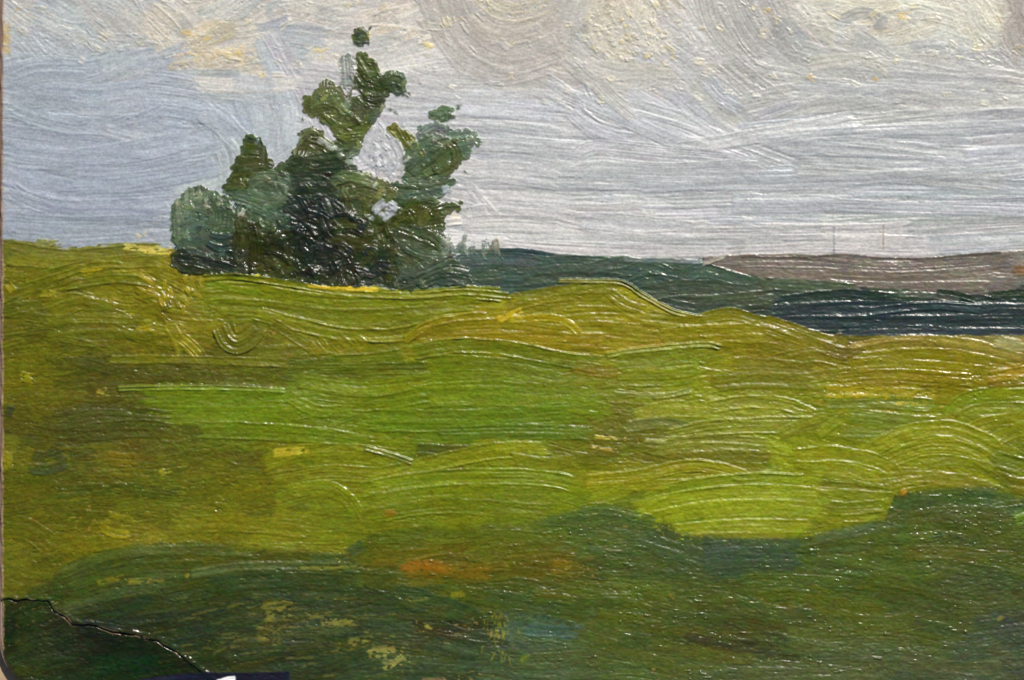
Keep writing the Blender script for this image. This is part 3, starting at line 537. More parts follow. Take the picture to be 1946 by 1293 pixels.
    ([(45, 872), (90, 880), (140, 862)], 46, (60, 71, 42), dict(dry=.3)), ([(8, 780), (32, 786)], 22, (52, 60, 46), dict(dry=.2)), ([(90, 806), (200, 788), (350, 800)], 34, (68, 73, 32), dict(dry=.4)), ([(140, 825), (250, 815), (340, 820)], 34, (70, 74, 28), dict(dry=.4)), ([(95, 936), (230, 930), (350, 942)], 24, (66, 80, 27), dict(dry=.5)), ([(190, 868), (240, 876), (280, 872)], 28, (112, 84, 10), dict(dry=.4, op=.8)), ([(10, 850), (14, 905)], 24, (112, 104, 10), dict(dry=.3)), ([(30, 715), (75, 725)], 22, (124, 114, 14), dict(dry=.6)),
    ([(185, 992), (220, 1010), (265, 1012)], 26, (140, 120, 12), dict(dry=.3, op=.9)), ([(200, 975), (240, 985), (270, 1005)], 14, (120, 112, 16), dict(dry=.5)), ([(320, 1000), (450, 994), (600, 1010)], 34, (106, 104, 8), dict(op=.8)), ([(8, 1000), (60, 1010), (110, 1050)], 44, (92, 92, 10), dict(op=.8)), ([(8, 1090), (60, 1110)], 50, (90, 92, 10), dict(op=.8))):
    stroke(MEADOW, p, w, c, **{**dict(thick=1.5, br=1.0, blend=.2, sp=6, soft=2.8), **kw})
for i in range(26):         # upright tufts left of the bush
    x, y = random.uniform(300, 385), random.uniform(515, 585)
    a = math.radians(random.uniform(40, 110)); L = random.uniform(18, 38)
    stroke(MEADOW, [(x, y), (x + L * math.cos(a) * .6, y + L * math.sin(a) * .7)], random.uniform(5, 9), random.choice([(150, 124, 20), (118, 110, 18), (92, 92, 26), (136, 118, 24)]), thick=1.8, sp=3.5, blend=.2)

# ---- foreground in shade
fill(FORE, m_fore, B_ALL, 190, fore_col, fore_dir, (46, 76), (130, 260), jit=2.5, ajit=5, thick=.6, br=.6, blend=.05)
fill(FORE, m_fore, (X0, X1, 920, 1310), 360, fore_col, fore_dir, (18, 40), (80, 260), jit=5, ajit=6, thick=.85, br=.85, blend=.25, dry=.35)
fill(FORE, m_fore, (300, 780, 1130, 1310), 85, lambda x, y: np.array([112., 104., 42.]), fore_dir, (3, 6), (30, 100), jit=10, ajit=5, thick=.4, br=.9, blend=.3, dry=.88, op=.55)
fill(FORE, m_fore, (X0, X1, 960, 1310), 150, fore_col, fore_dir, (8, 20), (30, 120), jit=9, ajit=8, thick=.6, br=.9, blend=.3, dry=.8)
for p, w, c, kw in (
    ([(100, 1098), (200, 1056), (330, 1042), (490, 1048)], 22, (70, 80, 30), dict(ridge=.9)), ([(110, 1126), (250, 1088), (420, 1082)], 32, (58, 68, 23), {}), ([(355, 1094), (480, 1077), (700, 1080)], 14, (78, 92, 46), dict(ridge=1.0, thick=1.8)), ([(110, 1160), (220, 1128), (330, 1110)], 18, (58, 70, 34), dict(ridge=1)), ([(380, 1110), (520, 1100), (700, 1108)], 30, (47, 60, 28), {}),
    ([(140, 1186), (200, 1196), (255, 1206)], 32, (29, 37, 32), {}), ([(20, 1180), (80, 1160), (110, 1165)], 34, (42, 58, 18), {}), ([(15, 1240), (60, 1210), (120, 1200)], 34, (46, 58, 20), {}), ([(40, 1270), (110, 1240), (170, 1240)], 30, (38, 52, 18), {}), ([(150, 1262), (250, 1262), (330, 1258)], 30, (28, 54, 24), {}),
    ([(180, 1108), (250, 1094)], 8, (150, 130, 30), dict(dry=.7, thick=.5)), ([(240, 1106), (320, 1102)], 8, (138, 122, 30), dict(dry=.75, thick=.5)), ([(350, 1098), (366, 1092)], 6, (176, 150, 46), dict(dry=.4)),
    ([(740, 1082), (805, 1075), (880, 1082)], 17, (142, 80, 14), dict(dry=.4, thick=.5, soft=7, rag=45)), ([(760, 1080), (900, 1088), (960, 1092)], 26, (118, 80, 12), dict(dry=.5, op=.6, soft=9)), ([(725, 978), (758, 974)], 13, (132, 90, 14), dict(dry=.3)), ([(852, 1133), (888, 1127)], 8, (156, 138, 28), dict(thick=.6)), ([(1040, 1078), (1100, 1082)], 26, (110, 88, 14), dict(dry=.6)), ([(700, 1060), (780, 1058)], 26, (84, 78, 14), {}),
    ([(652, 1058), (690, 1036), (706, 1030)], 20, (56, 71, 50), {}), ([(580, 1064), (650, 1062), (690, 1058)], 18, (58, 70, 34), {}), ([(560, 1079), (640, 1078), (692, 1076)], 5, (150, 140, 48), dict(dry=.6, thick=.5)),
    ([(990, 1196), (1050, 1200), (1118, 1202)], 20, (62, 86, 88), dict(dry=.4, op=.7, blend=.4)), ([(1290, 1210), (1390, 1226), (1490, 1238)], 20, (44, 40, 30), dict(dry=.5, op=.8)), ([(795, 1190), (850, 1204), (915, 1208)], 18, (54, 46, 24), dict(dry=.35)), ([(805, 1188), (826, 1196)], 6, (172, 150, 46), dict(dry=.4)),
    ([(490, 1170), (540, 1158), (578, 1164)], 34, (122, 114, 38), dict(dry=.8, thick=.4)), ([(480, 1200), (550, 1206)], 24, (118, 108, 36), dict(dry=.9, thick=.4)), ([(650, 1222), (725, 1216)], 16, (150, 138, 56), dict(dry=.7, thick=.4)), ([(600, 1184), (690, 1178)], 16, (140, 128, 48), dict(dry=.85, thick=.4)), ([(690, 1242), (790, 1238)], 20, (142, 132, 60), dict(dry=.82, thick=.4)), ([(720, 1268), (790, 1250)], 14, (150, 138, 60), dict(dry=.8, thick=.4)),
    ([(1086, 980), (1150, 970), (1262, 998)], 24, (70, 86, 42), dict(thick=1.6)), ([(1060, 1000), (1150, 992), (1250, 1010)], 28, (66, 82, 36), {}), ([(1315, 1052), (1400, 1046), (1545, 1052)], 42, (50, 64, 48), {}), ([(1330, 1084), (1420, 1076), (1520, 1074)], 20, (58, 70, 44), {}), ([(1690, 958), (1800, 948), (1920, 946)], 36, (58, 72, 34), {}), ([(1700, 985), (1820, 975), (1930, 985)], 30, (66, 70, 26), {}), ([(1540, 1026), (1610, 1014), (1680, 1000)], 16, (74, 86, 52), {}), ([(1700, 1052), (1800, 1050), (1900, 1064)], 24, (84, 78, 24), {}), ([(1922, 990), (1960, 976)], 20, (100, 130, 22), {}), ([(1708, 930), (1722, 942)], 12, (158, 104, 16), dict(thick=1.8)),
    ([(985, 1258), (1010, 1242)], 8, (104, 120, 30), {}), ([(1260, 1130), (1290, 1145)], 14, (116, 100, 26), dict(dry=.8)), ([(1880, 1200), (1960, 1190)], 34, (52, 58, 44), {}), ([(1790, 1245), (1900, 1240)], 26, (62, 72, 48), {}), ([(1890, 1180), (1910, 1170)], 6, (150, 120, 30), dict(dry=.4)),
    ([(1440, 1285), (1600, 1280), (1700, 1286)], 20, (80, 86, 52), dict(op=.7)), ([(800, 1294), (848, 1293)], 7, (206, 140, 90), dict(rag=1))):
    stroke(FORE, p, w * 1.15, c, **{**dict(thick=1.0, br=1.0, blend=.3, sp=6, soft=6, op=.9, dry=.3), **kw})

for i in range(46):         # a loose upright smear of dry yellow
    x, y = random.gauss(948, 15), random.uniform(1160, 1245); a = math.radians(random.choice([72, 80, 100, 112]) + random.gauss(0, 8)); L = random.uniform(8, 26)
    stroke(FORE, [(x, y), (x + L * .5 * math.cos(a) + random.uniform(-1, 1), y + L * .5 * math.sin(a)), (x + L * math.cos(a), y + L * math.sin(a))], random.uniform(2.0, 4.0), random.choice([(150, 132, 34), (120, 112, 30), (134, 120, 30)]), thick=.5, dry=.55, op=.7, blend=.3, sp=3, soft=1.5)

# ---- tree and bushes
t_rows = grid_rows(0, '')
for tok in ('360,420:78,100,82 400,400:72,95,72 390,460:72,92,78 380,505:42,52,46 430,500:38,48,44 460,450:56,62,28 450,340:62,72,28 480,360:82,105,82 500,400:72,98,72 500,470:50,60,30 520,500:58,66,30 560,300:62,75,35 600,320:44,58,42 620,345:40,54,42 560,340:62,78,54 650,300:70,85,50 '
            '570,400:38,50,46 620,400:36,46,42 580,470:34,41,36 620,480:32,41,40 680,340:85,100,62 660,360:75,90,55 720,350:95,105,62 690,420:60,72,35 680,460:58,64,25 720,480:55,62,32 640,520:50,58,35 700,520:34,48,40 740,520:48,56,32 790,380:72,88,62 790,420:72,80,35 820,440:72,85,60 800,460:66,80,45 840,470:90,108,98 780,490:68,84,58 830,500:66,84,70 800,530:62,80,62').split():
    xy, cc = tok.split(':'); t_rows.append(tuple(float(v) for v in xy.split(',')) + tuple(float(v) for v in cc.split(',')))
tree_col = field(t_rows, 30)
def poly_mask(GX, GY, txt):
    P = [tuple(float(v) for v in t.split(',')) for t in txt.split()]
    m = np.zeros(GX.shape, bool)
    for (xa, ya), (xb, yb) in zip(P, P[1:] + P[:1]):
        if ya == yb: continue
        cond = (GY >= min(ya, yb)) & (GY < max(ya, yb))
        m ^= cond & (GX < (xb - xa) * (GY - ya) / (yb - ya) + xa)
    return m.astype(np.float32)
m_tree = poly_mask(GX + 14 * (tn(GX / 9, GY / 9) - .5) + 8 * (tn(GX / 4, GY / 4) - .5), GY + 14 * (tn(GX / 9 + 50, GY / 9) - .5),
    '345,520 334,490 336,440 345,400 362,374 400,366 428,372 446,402 440,378 428,356 448,322 464,296 500,300 520,320 565,288 600,272 640,290 690,335 730,350 770,362 830,372 838,420 852,450 870,495 905,540 760,552 700,546 600,546 540,536 450,523')
wash(m_tree, tree_col, TREE)
fill(TREE, m_tree, (330, 910, 270, 552), 190, tree_col, lambda x, y: (math.cos(0.9 + x * .02), math.sin(0.9 + x * .02)), (22, 40), (40, 90), jit=4, ajit=30, thick=1.2, br=.9, blend=.1)
fill(TREE, m_tree, (330, 910, 270, 552), 260, tree_col, lambda x, y: (math.cos(1.2 + y * .02), math.sin(1.2 + y * .02)), (9, 22), (20, 60), jit=7, ajit=35, thick=1.7, br=1.0, blend=.15, dry=.3, sp=4.5)
# leaf-shaped dabs: outline, direction of the bristles, colours
LEAVES = (
    ('635,260 671,263 690,266 677,293 647,299 635,281', [(632, 284), (660, 276), (694, 272)], (74, 90, 55), (86, 100, 66), {}),
    ('530,317 557,299 629,281 647,299 671,305 695,329 635,353 551,365 527,335', [(520, 340), (600, 322), (700, 322)], (50, 67, 45), (40, 56, 42), dict(thick=1.1)),
    ('461,266 476,258 494,262 506,293 518,317 491,341 455,365 424,359 440,335 452,299 462,293', [(476, 250), (474, 300), (462, 372)], (66, 78, 35), (54, 70, 40), dict(thick=1.2)),
    ('424,365 467,341 515,329 551,341 545,377 521,407 479,401 449,377', [(420, 352), (490, 368), (560, 380)], (82, 106, 80), (72, 96, 74), {}),
    ('325,413 334,383 358,359 379,356 406,365 424,371 440,401 443,438 430,474 346,474 328,456', [(384, 480), (386, 420), (384, 350)], (80, 100, 74), (92, 112, 88), dict(thick=1.2, rim=.3)),
    ('328,480 358,471 394,486 449,498 485,516 418,519 346,516 327,504', [(322, 492), (400, 500), (490, 514)], (42, 54, 45), (50, 60, 44), dict(thick=1.7, rim=1.2)),
    ('575,251 593,245 614,251 611,263 635,275 629,293 575,299 557,296', [(560, 300), (594, 262), (640, 292)], (70, 82, 40), (78, 90, 48), {}),
    ('611,221 647,203 671,185 702,178 732,191 726,212 708,233 690,263 653,260 629,245', [(612, 216), (650, 244), (700, 232), (732, 190)], (80, 92, 48), (70, 76, 56), dict(thick=2.0)),
    ('580,188 596,183 605,170 620,151 638,163 659,182 656,215 635,233 611,233 605,221 587,226 580,212', [(572, 214), (612, 190), (664, 206)], (96, 109, 66), (84, 96, 50), dict(thick=1.8)),
    ('641,118 656,105 671,109 677,154 665,185 653,176', [(656, 100), (660, 140), (664, 190)], (142, 152, 148), (168, 174, 172), dict(dry=.35, rim=.2)),
    ('671,130 686,130 711,145 732,142 744,157 744,176 726,194 702,191 680,170 671,148', [(668, 140), (700, 172), (750, 166)], (58, 74, 41), (66, 82, 46), dict(thick=2.1)),
    ('677,103 691,100 711,118 723,139 708,147 683,132', [(678, 98), (700, 124), (722, 150)], (78, 92, 40), (64, 80, 36), dict(thick=2.0)),
    ('729,142 741,135 748,140 762,135 773,154 764,163 771,183 753,180 741,170', [(730, 146), (752, 150), (772, 176)], (62, 82, 53), (72, 92, 66), dict(thick=2.0)),
    ('670,69 676,58 685,52 699,63 702,85 690,82 679,91 670,87', [(668, 74), (686, 70), (706, 74)], (62, 80, 66), (78, 86, 36), dict(thick=2.0)),
    ('732,245 747,236 762,242 789,260 786,275 768,284 756,263', [(734, 248), (756, 248), (784, 282)], (104, 109, 34), (92, 98, 30), dict(thick=1.9)),
    ('815,221 822,206 846,200 864,209 858,227 828,233', [(814, 226), (838, 212), (868, 206)], (76, 104, 70), (84, 110, 78), dict(thick=1.8)),
    ('792,251 816,236 846,239 855,257 828,263 804,269', [(790, 262), (822, 248), (858, 252)], (108, 124, 116), (96, 114, 104), {}),
    ('852,251 891,245 915,269 888,287 897,293 873,308 864,281', [(846, 262), (884, 264), (920, 272)], (92, 116, 98), (80, 104, 86), dict(thick=1.8)),
    ('761,311 774,284 810,266 852,263 870,281 873,311 852,335 810,347 768,350', [(760, 336), (806, 304), (862, 276)], (82, 106, 76), (76, 90, 52), dict(thick=1.9)),
    ('744,353 792,350 870,341 852,365 822,380 762,389', [(740, 368), (800, 366), (874, 346)], (72, 91, 66), (62, 82, 62), {}),
    ('629,353 671,329 726,341 756,365 744,377 708,383 671,377', [(624, 362), (690, 352), (760, 372)], (88, 100, 60), (100, 110, 72), {}),
    ('768,389 816,377 840,386 879,389 852,407 840,425 810,441 780,425', [(764, 420), (806, 404), (884, 388)], (76, 87, 42), (68, 80, 40), dict(thick=1.8)),
    ('750,431 792,431 840,449 846,485 810,510 756,498', [(746, 450), (800, 470), (856, 490)], (72, 86, 54), (64, 80, 56), {}),
    )
m_crown = m_tree.copy()
def leaf(poly, path, c, c2, rim=.4, **kw):
    P = [tuple(float(v) for v in t.split(',')) for t in poly.split()]
    xs_, ys_ = [p[0] for p in P], [p[1] for p in P]
    a0, a1 = int((min(xs_) - 14 - X0) / G), int((max(xs_) + 14 - X0) / G)
    b0, b1 = int((min(ys_) - 14 - Y0) / G), int((max(ys_) + 14 - Y0) / G)
    wx_, wy_ = GX[b0:b1, a0:a1], GY[b0:b1, a0:a1]
    jx_ = wx_ + 7 * (tn(wx_ / 8 + 3, wy_ / 8) - .5) + 11 * (tn(wx_ / 3.6, wy_ / 3.6 + 9) - .5) + 6 * (tn(wx_ / 2 + 7, wy_ / 2 + 9) - .5); jy_ = wy_ + 7 * (tn(wx_ / 8 + 60, wy_ / 8) - .5) + 11 * (tn(wx_ / 3.6 + 50, wy_ / 3.6) - .5) + 6 * (tn(wx_ / 2 + 70, wy_ / 2) - .5)
    m = poly_mask(jx_, jy_, poly)
    bl = box(m, 2)
    M = np.zeros((NY, NX), np.float32); M[b0:b1, a0:a1] = ss(.14, .36, bl)
    np.maximum(m_crown, M, out=m_crown)
    wid = max(np.hypot(x - path[len(path) // 2][0], y - path[len(path) // 2][1]) for x, y in P) * 2.1
    c = np.array(c) * .86; c2 = np.array(c2) * 1.14
    stroke(TREE, path, wid, c, c2, clip=M, **{**dict(thick=1.6, br=1.0, blend=.1, sp=4.6, rag=1, roundness=.05, soft=1.5), **kw})
    H[b0:b1, a0:a1] += (rim * 1.1 * np.exp(-((bl - .42) / .2) ** 2) * (0.3 + 1.2 * tn(wx_ / 14, wy_ / 14 + 7))).astype(np.float32)
for args in LEAVES: leaf(*args[:4], **args[4])
for p, w, c, kw in (
    # broad underlayers that tie the leaves together
    ([(598, 186), (640, 205), (690, 238)], 52, (86, 99, 56), {}), ([(632, 246), (680, 236), (716, 206)], 48, (78, 90, 46), {}), ([(660, 206), (690, 176), (700, 150)], 38, (62, 74, 46), {}), ([(690, 180), (720, 182), (752, 166)], 40, (58, 74, 44), {}), ([(632, 268), (660, 290), (650, 318)], 50, (66, 82, 48), {}),
    ([(766, 352), (810, 350), (856, 346)], 26, (70, 90, 64), {}), ([(752, 366), (800, 370), (846, 380)], 30, (66, 84, 58), {}), ([(852, 292), (880, 276), (896, 268)], 30, (84, 108, 90), {}), ([(775, 320), (820, 310), (860, 300)], 56, (76, 98, 66), {}),
    ([(452, 330), (480, 300), (486, 280)], 40, (62, 76, 36), {}), ([(500, 330), (545, 330), (590, 300)], 44, (60, 78, 48), {}),
    # round bush on the left
    ([(348, 470), (348, 410), (366, 376)], 36, (100, 118, 93), dict(dry=.35, soft=3, thick=1.2, rag=20)), ([(374, 476), (382, 430), (388, 374)], 40, (86, 110, 84), dict(dry=.3, soft=3, thick=1.2, rag=20)), ([(374, 402), (378, 360)], 18, (150, 155, 130), dict(dry=.6)), ([(392, 400), (394, 362)], 14, (136, 144, 116), dict(dry=.5)), ([(414, 462), (426, 412), (412, 368)], 42, (64, 92, 63), dict(soft=3, thick=1.2, rag=16)), ([(342, 444), (366, 430), (404, 414)], 34, (74, 104, 92), dict(dry=.35, soft=4, thick=1.0, rag=16)), ([(342, 466), (380, 460), (424, 472)], 34, (78, 99, 84), dict(dry=.3, soft=4, thick=1.0, rag=16)), ([(338, 400), (345, 430)], 12, (118, 132, 106), dict(dry=.3)),
    ([(330, 490), (372, 496), (420, 508), (456, 518)], 24, (40, 50, 46), dict(thick=2.0, rag=16, dry=.25)), ([(338, 508), (372, 514), (400, 520)], 18, (46, 56, 36), dict(rag=14, dry=.3)), ([(396, 446), (424, 452), (444, 444)], 16, (52, 74, 72), dict(thick=2.6)), ([(392, 462), (420, 474), (446, 470)], 16, (44, 64, 64), dict(thick=2.6)), ([(350, 474), (400, 486), (436, 482)], 12, (70, 92, 80), dict(thick=2.2)),
    ([(456, 410), (464, 440), (458, 480)], 26, (58, 62, 24), {}), ([(478, 420), (490, 460), (486, 505)], 30, (54, 60, 24), {}), ([(455, 416), (468, 388)], 14, (214, 204, 190), dict(dry=.3)), ([(452, 392), (462, 400)], 14, (200, 202, 208), {}), ([(462, 412), (470, 404)], 8, (214, 188, 110), dict(dry=.4)),
    # stepped lobe
    ([(464, 264), (496, 266)], 14, (56, 76, 48), {}), ([(492, 262), (484, 284)], 8, (112, 142, 152), dict(op=.7)), ([(462, 278), (494, 282)], 14, (72, 84, 30), {}), ([(460, 294), (498, 298)], 14, (58, 72, 36), {}), ([(450, 312), (500, 308)], 17, (66, 78, 34), {}), ([(448, 326), (512, 320)], 18, (60, 74, 38), {}), ([(436, 342), (500, 336)], 20, (70, 80, 30), {}), ([(424, 356), (480, 354)], 18, (72, 84, 36), {}), ([(505, 312), (524, 318)], 10, (62, 82, 66), dict(thick=2)),
    # sage dabs below it
    ([(440, 372), (480, 384), (518, 406)], 32, (80, 108, 83), {}), ([(470, 352), (505, 340), (546, 348), (548, 372)], 28, (90, 112, 86), {}), ([(470, 372), (520, 384), (545, 370)], 26, (84, 106, 78), {}), ([(486, 396), (530, 410), (540, 400)], 24, (70, 98, 76), {}), ([(500, 416), (520, 424)], 16, (78, 96, 70), {}),
    # middle of the crown
    ([(576, 262), (592, 248), (612, 258)], 20, (76, 89, 44), dict(thick=2.3)), ([(574, 304), (590, 274), (622, 286)], 28, (72, 82, 36), {}), ([(525, 322), (552, 316), (570, 322)], 14, (58, 82, 52), dict(thick=2.2)), ([(545, 318), (600, 310), (662, 298)], 34, (50, 67, 44), dict(thick=1.1)), ([(548, 344), (620, 338), (670, 328)], 36, (40, 56, 44), dict(thick=1.0)), ([(560, 366), (620, 362), (650, 352)], 28, (38, 52, 42), dict(thick=1.0)), ([(600, 262), (630, 280), (640, 272)], 14, (190, 196, 196), dict(dry=.25)),
    ([(636, 296), (670, 290), (690, 300)], 22, (96, 114, 90), {}), ([(655, 312), (680, 302)], 18, (150, 164, 150), dict(dry=.4)),
    # upper left leaf
    ([(616, 158), (602, 188), (604, 224)], 26, (94, 107, 64), {}), ([(626, 168), (644, 192), (660, 222)], 28, (98, 112, 70), {}), ([(606, 202), (632, 190), (642, 180)], 24, (96, 110, 66), {}), ([(590, 182), (584, 205), (590, 222)], 18, (76, 85, 37), {}), ([(588, 214), (620, 206), (642, 206)], 24, (86, 98, 52), {}), ([(610, 222), (640, 246), (690, 236), (714, 204)], 24, (82, 96, 44), dict(thick=2.4)), ([(622, 246), (664, 260), (704, 236)], 20, (94, 102, 40), dict(thick=2.4)), ([(640, 262), (690, 258), (702, 246)], 18, (80, 93, 38), {}), ([(648, 280), (690, 270)], 18, (76, 92, 56), {}), ([(640, 200), (668, 224), (690, 220)], 16, (110, 120, 70), dict(thick=2.2)),
    ([(672, 236), (688, 206), (684, 186)], 30, (70, 75, 60), {}), ([(700, 226), (716, 200), (700, 180)], 24, (60, 70, 48), {}), ([(656, 214), (664, 180)], 14, (112, 128, 112), dict(dry=.3)), ([(700, 236), (722, 214), (730, 196)], 14, (66, 84, 66), {}),
    # top leaves
    ([(656, 106), (660, 140), (662, 176)], 30, (142, 153, 147), dict(dry=.45)), ([(672, 112), (670, 160)], 12, (176, 180, 176), dict(dry=.5)), ([(684, 102), (700, 128), (718, 152)], 34, (76, 90, 38), dict(thick=2.2)), ([(676, 140), (690, 160), (712, 166)], 24, (54, 70, 44), dict(thick=2.2)), ([(690, 166), (712, 180), (738, 172)], 24, (60, 76, 38), dict(thick=2.4)), ([(676, 174), (700, 200), (728, 204)], 24, (62, 78, 44), dict(thick=2.4)), ([(704, 150), (722, 160), (746, 156)], 20, (56, 74, 36), dict(thick=2.2)), ([(722, 166), (748, 152), (772, 162)], 22, (62, 80, 48), dict(thick=2.2)), ([(734, 138), (752, 146)], 15, (64, 82, 42), {}), ([(758, 136), (770, 152), (766, 166)], 9, (72, 96, 76), dict(thick=2)), ([(744, 178), (774, 184)], 12, (52, 72, 62), {}), ([(728, 188), (742, 198)], 12, (56, 78, 68), {}), ([(726, 204), (738, 212)], 9, (52, 70, 62), {}), ([(704, 188), (730, 186), (748, 172)], 14, (58, 72, 40), dict(thick=2.2)),
    ([(672, 72), (686, 66), (700, 70)], 17, (66, 84, 73), dict(thick=2.2, rag=3)), ([(674, 84), (690, 86), (703, 82)], 11, (45, 57, 46), dict(thick=2.2, rag=3)), ([(680, 60), (692, 56)], 13, (78, 86, 30), dict(thick=2.2, rag=3)), ([(697, 60), (703, 74)], 6, (168, 156, 46), dict(rag=2)), ([(686, 54), (688, 62)], 7, (92, 98, 28), dict(rag=2)),
    # right side
    ([(742, 252), (756, 240), (770, 262), (786, 286)], 20, (100, 104, 29), dict(thick=2.2)), ([(736, 250), (752, 262)], 10, (116, 118, 36), dict(thick=2)), ([(768, 266), (782, 274), (786, 262)], 16, (112, 117, 38), dict(thick=2)),
    ([(820, 226), (836, 206), (862, 206)], 24, (72, 100, 67), dict(thick=2.2)), ([(830, 226), (848, 220), (860, 208)], 14, (80, 108, 72), dict(thick=2)), ([(834, 236), (848, 232)], 9, (70, 94, 72), {}), ([(798, 254), (826, 240), (852, 254)], 20, (112, 127, 120), dict(thick=2)), ([(794, 262), (806, 250)], 12, (118, 122, 124), {}), ([(820, 258), (846, 262)], 12, (96, 116, 104), {}),
    ([(856, 260), (890, 252), (912, 266)], 24, (94, 117, 101), dict(thick=2)), ([(862, 282), (896, 274), (906, 266)], 22, (88, 112, 94), {}), ([(878, 304), (894, 288)], 16, (82, 106, 88), {}), ([(860, 322), (882, 308)], 12, (92, 112, 92), dict(dry=.3)),
    ([(764, 322), (784, 290), (834, 266)], 34, (86, 112, 86), dict(thick=2.2)), ([(776, 332), (808, 300), (844, 270)], 32, (74, 102, 73), dict(thick=2.2)), ([(800, 334), (836, 306), (850, 272)], 28, (78, 94, 50), dict(thick=2.2)), ([(832, 338), (866, 316), (866, 286), (848, 268)], 24, (78, 84, 40), dict(thick=2.4)), ([(764, 336), (782, 346)], 24, (62, 98, 63), {}), ([(800, 346), (840, 344), (862, 330)], 16, (72, 92, 66), {}), ([(790, 350), (830, 352)], 10, (98, 116, 92), dict(dry=.3)),
    # lower leaves
    ([(626, 352), (660, 336), (722, 350)], 24, (92, 108, 66), {}), ([(690, 392), (712, 362), (740, 342)], 24, (100, 109, 60), {}), ([(648, 372), (690, 364), (720, 372)], 26, (78, 92, 51), {}), ([(734, 384), (752, 352)], 18, (88, 98, 52), {}), ([(716, 384), (730, 350)], 12, (150, 146, 86), dict(dry=.5)), ([(630, 346), (644, 340), (660, 352)], 10, (104, 128, 92), dict(thick=2)),
    ([(768, 378), (830, 366), (852, 358)], 20, (70, 95, 82), {}), ([(768, 432), (788, 396), (802, 380)], 32, (78, 88, 39), dict(thick=2)), ([(796, 436), (816, 404), (822, 390)], 28, (76, 86, 37), dict(thick=2)), ([(812, 398), (850, 386), (884, 384)], 18, (70, 88, 49), dict(thick=2.2)), ([(818, 386), (850, 376), (876, 384)], 10, (84, 102, 62), dict(thick=2)), ([(830, 404), (850, 400)], 10, (60, 76, 44), {}),
    ([(620, 432), (660, 426), (704, 428)], 24, (64, 74, 32), {}), ([(630, 455), (680, 462), (720, 452)], 26, (60, 66, 26), dict(dry=.3)), ([(700, 470), (730, 480), (752, 470)], 20, (66, 72, 40), {}), ([(720, 440), (726, 470)], 12, (120, 122, 84), dict(dry=.6)), ([(742, 436), (744, 470)], 12, (110, 114, 78), dict(dry=.6)), ([(500, 490), (540, 500), (560, 515)], 30, (62, 70, 32), {}), ([(498, 478), (530, 486), (556, 510)], 8, (30, 36, 26), dict(thick=2)),
    ([(712, 500), (728, 480), (746, 484)], 34, (36, 55, 47), {}), ([(706, 526), (724, 508), (748, 512)], 26, (34, 52, 44), {}), ([(752, 446), (790, 460), (838, 480)], 18, (78, 92, 62), dict(thick=2)), ([(766, 466), (800, 484), (866, 492)], 18, (80, 98, 74), dict(thick=2.2)), ([(800, 440), (830, 456), (850, 480)], 22, (76, 90, 56), {}), ([(740, 540), (750, 520)], 24, (70, 74, 34), {}),
    ([(836, 490), (856, 460), (850, 430)], 18, (112, 126, 120), dict(dry=.4)), ([(862, 486), (870, 456)], 20, (96, 114, 122), dict(dry=.35)), ([(892, 492), (898, 452)], 28, (116, 129, 120), dict(dry=.4)), ([(930, 488), (926, 448)], 30, (152, 152, 130), dict(dry=.45)), ([(945, 488), (938, 456)], 10, (84, 100, 96), dict(dry=.4)), ([(898, 464), (918, 452)], 10, (198, 182, 116), dict(dry=.5)), ([(900, 440), (930, 436)], 12, (214, 208, 190), dict(dry=.4)), ([(852, 490), (880, 482), (960, 492)], 14, (82, 98, 100), {}),
    ([(752, 548), (790, 528), (850, 505), (905, 514), (985, 538)], 36, (64, 82, 67), dict(thick=2.2)), ([(752, 556), (800, 545), (860, 530), (960, 552)], 26, (60, 78, 64), dict(thick=2.2)), ([(752, 522), (800, 513), (852, 490)], 24, (70, 88, 71), dict(thick=2)), ([(760, 556), (800, 560), (850, 552), (900, 549)], 7, (124, 128, 98), dict(thick=2.6)), ([(750, 530), (756, 556)], 10, (116, 124, 92), dict(thick=2))):
    stroke(TREE, p, w * 0.92, c, **{**dict(thick=1.5, br=1.0, blend=.3, sp=4.6, rag=9, roundness=.75, soft=2.2, clip=m_crown), **kw})
for i in range(40):         # feathery hedge at the right foot of the tree and the soft top of the round bush
    if i < 22:
        x, y, L = random.uniform(845, 946), random.uniform(478, 494), random.uniform(22, 46); c = random.choice([(120, 130, 118), (96, 114, 108), (150, 150, 128), (110, 124, 112), (84, 102, 98)])
    else:
        x, y, L = random.uniform(332, 428), random.uniform(380, 400), random.uniform(14, 34); c = random.choice([(112, 126, 100), (84, 106, 82), (140, 146, 122), (72, 96, 70)])
    stroke(TREE, [(x, y), (x + random.uniform(-5, 5), y - L * .5), (x + random.uniform(-7, 7), y - L)], random.uniform(8, 16), c, thick=.9, sp=3.5, dry=.5, blend=.2, rag=14)
for i in range(18):         # wisps dragged out past the leaves
    x, y, a = random.choice([(772, 170, .5), (742, 206, .9), (912, 272, .2), (880, 318, .9), (700, 60, -.7), (880, 388, .1), (586, 222, 2.4), (862, 210, -.4), (626, 156, -1.6)])
    x += random.uniform(-8, 4); y += random.uniform(-9, 9); L = random.uniform(10, 22); a += random.gauss(0, .3)
    stroke(TREE, [(x, y), (x + L * math.cos(a), y + L * math.sin(a))], random.uniform(3, 6), random.choice([(60, 80, 62), (70, 90, 66), (52, 70, 56)]), thick=1.2, sp=3, dry=.5, blend=.2, rag=8)
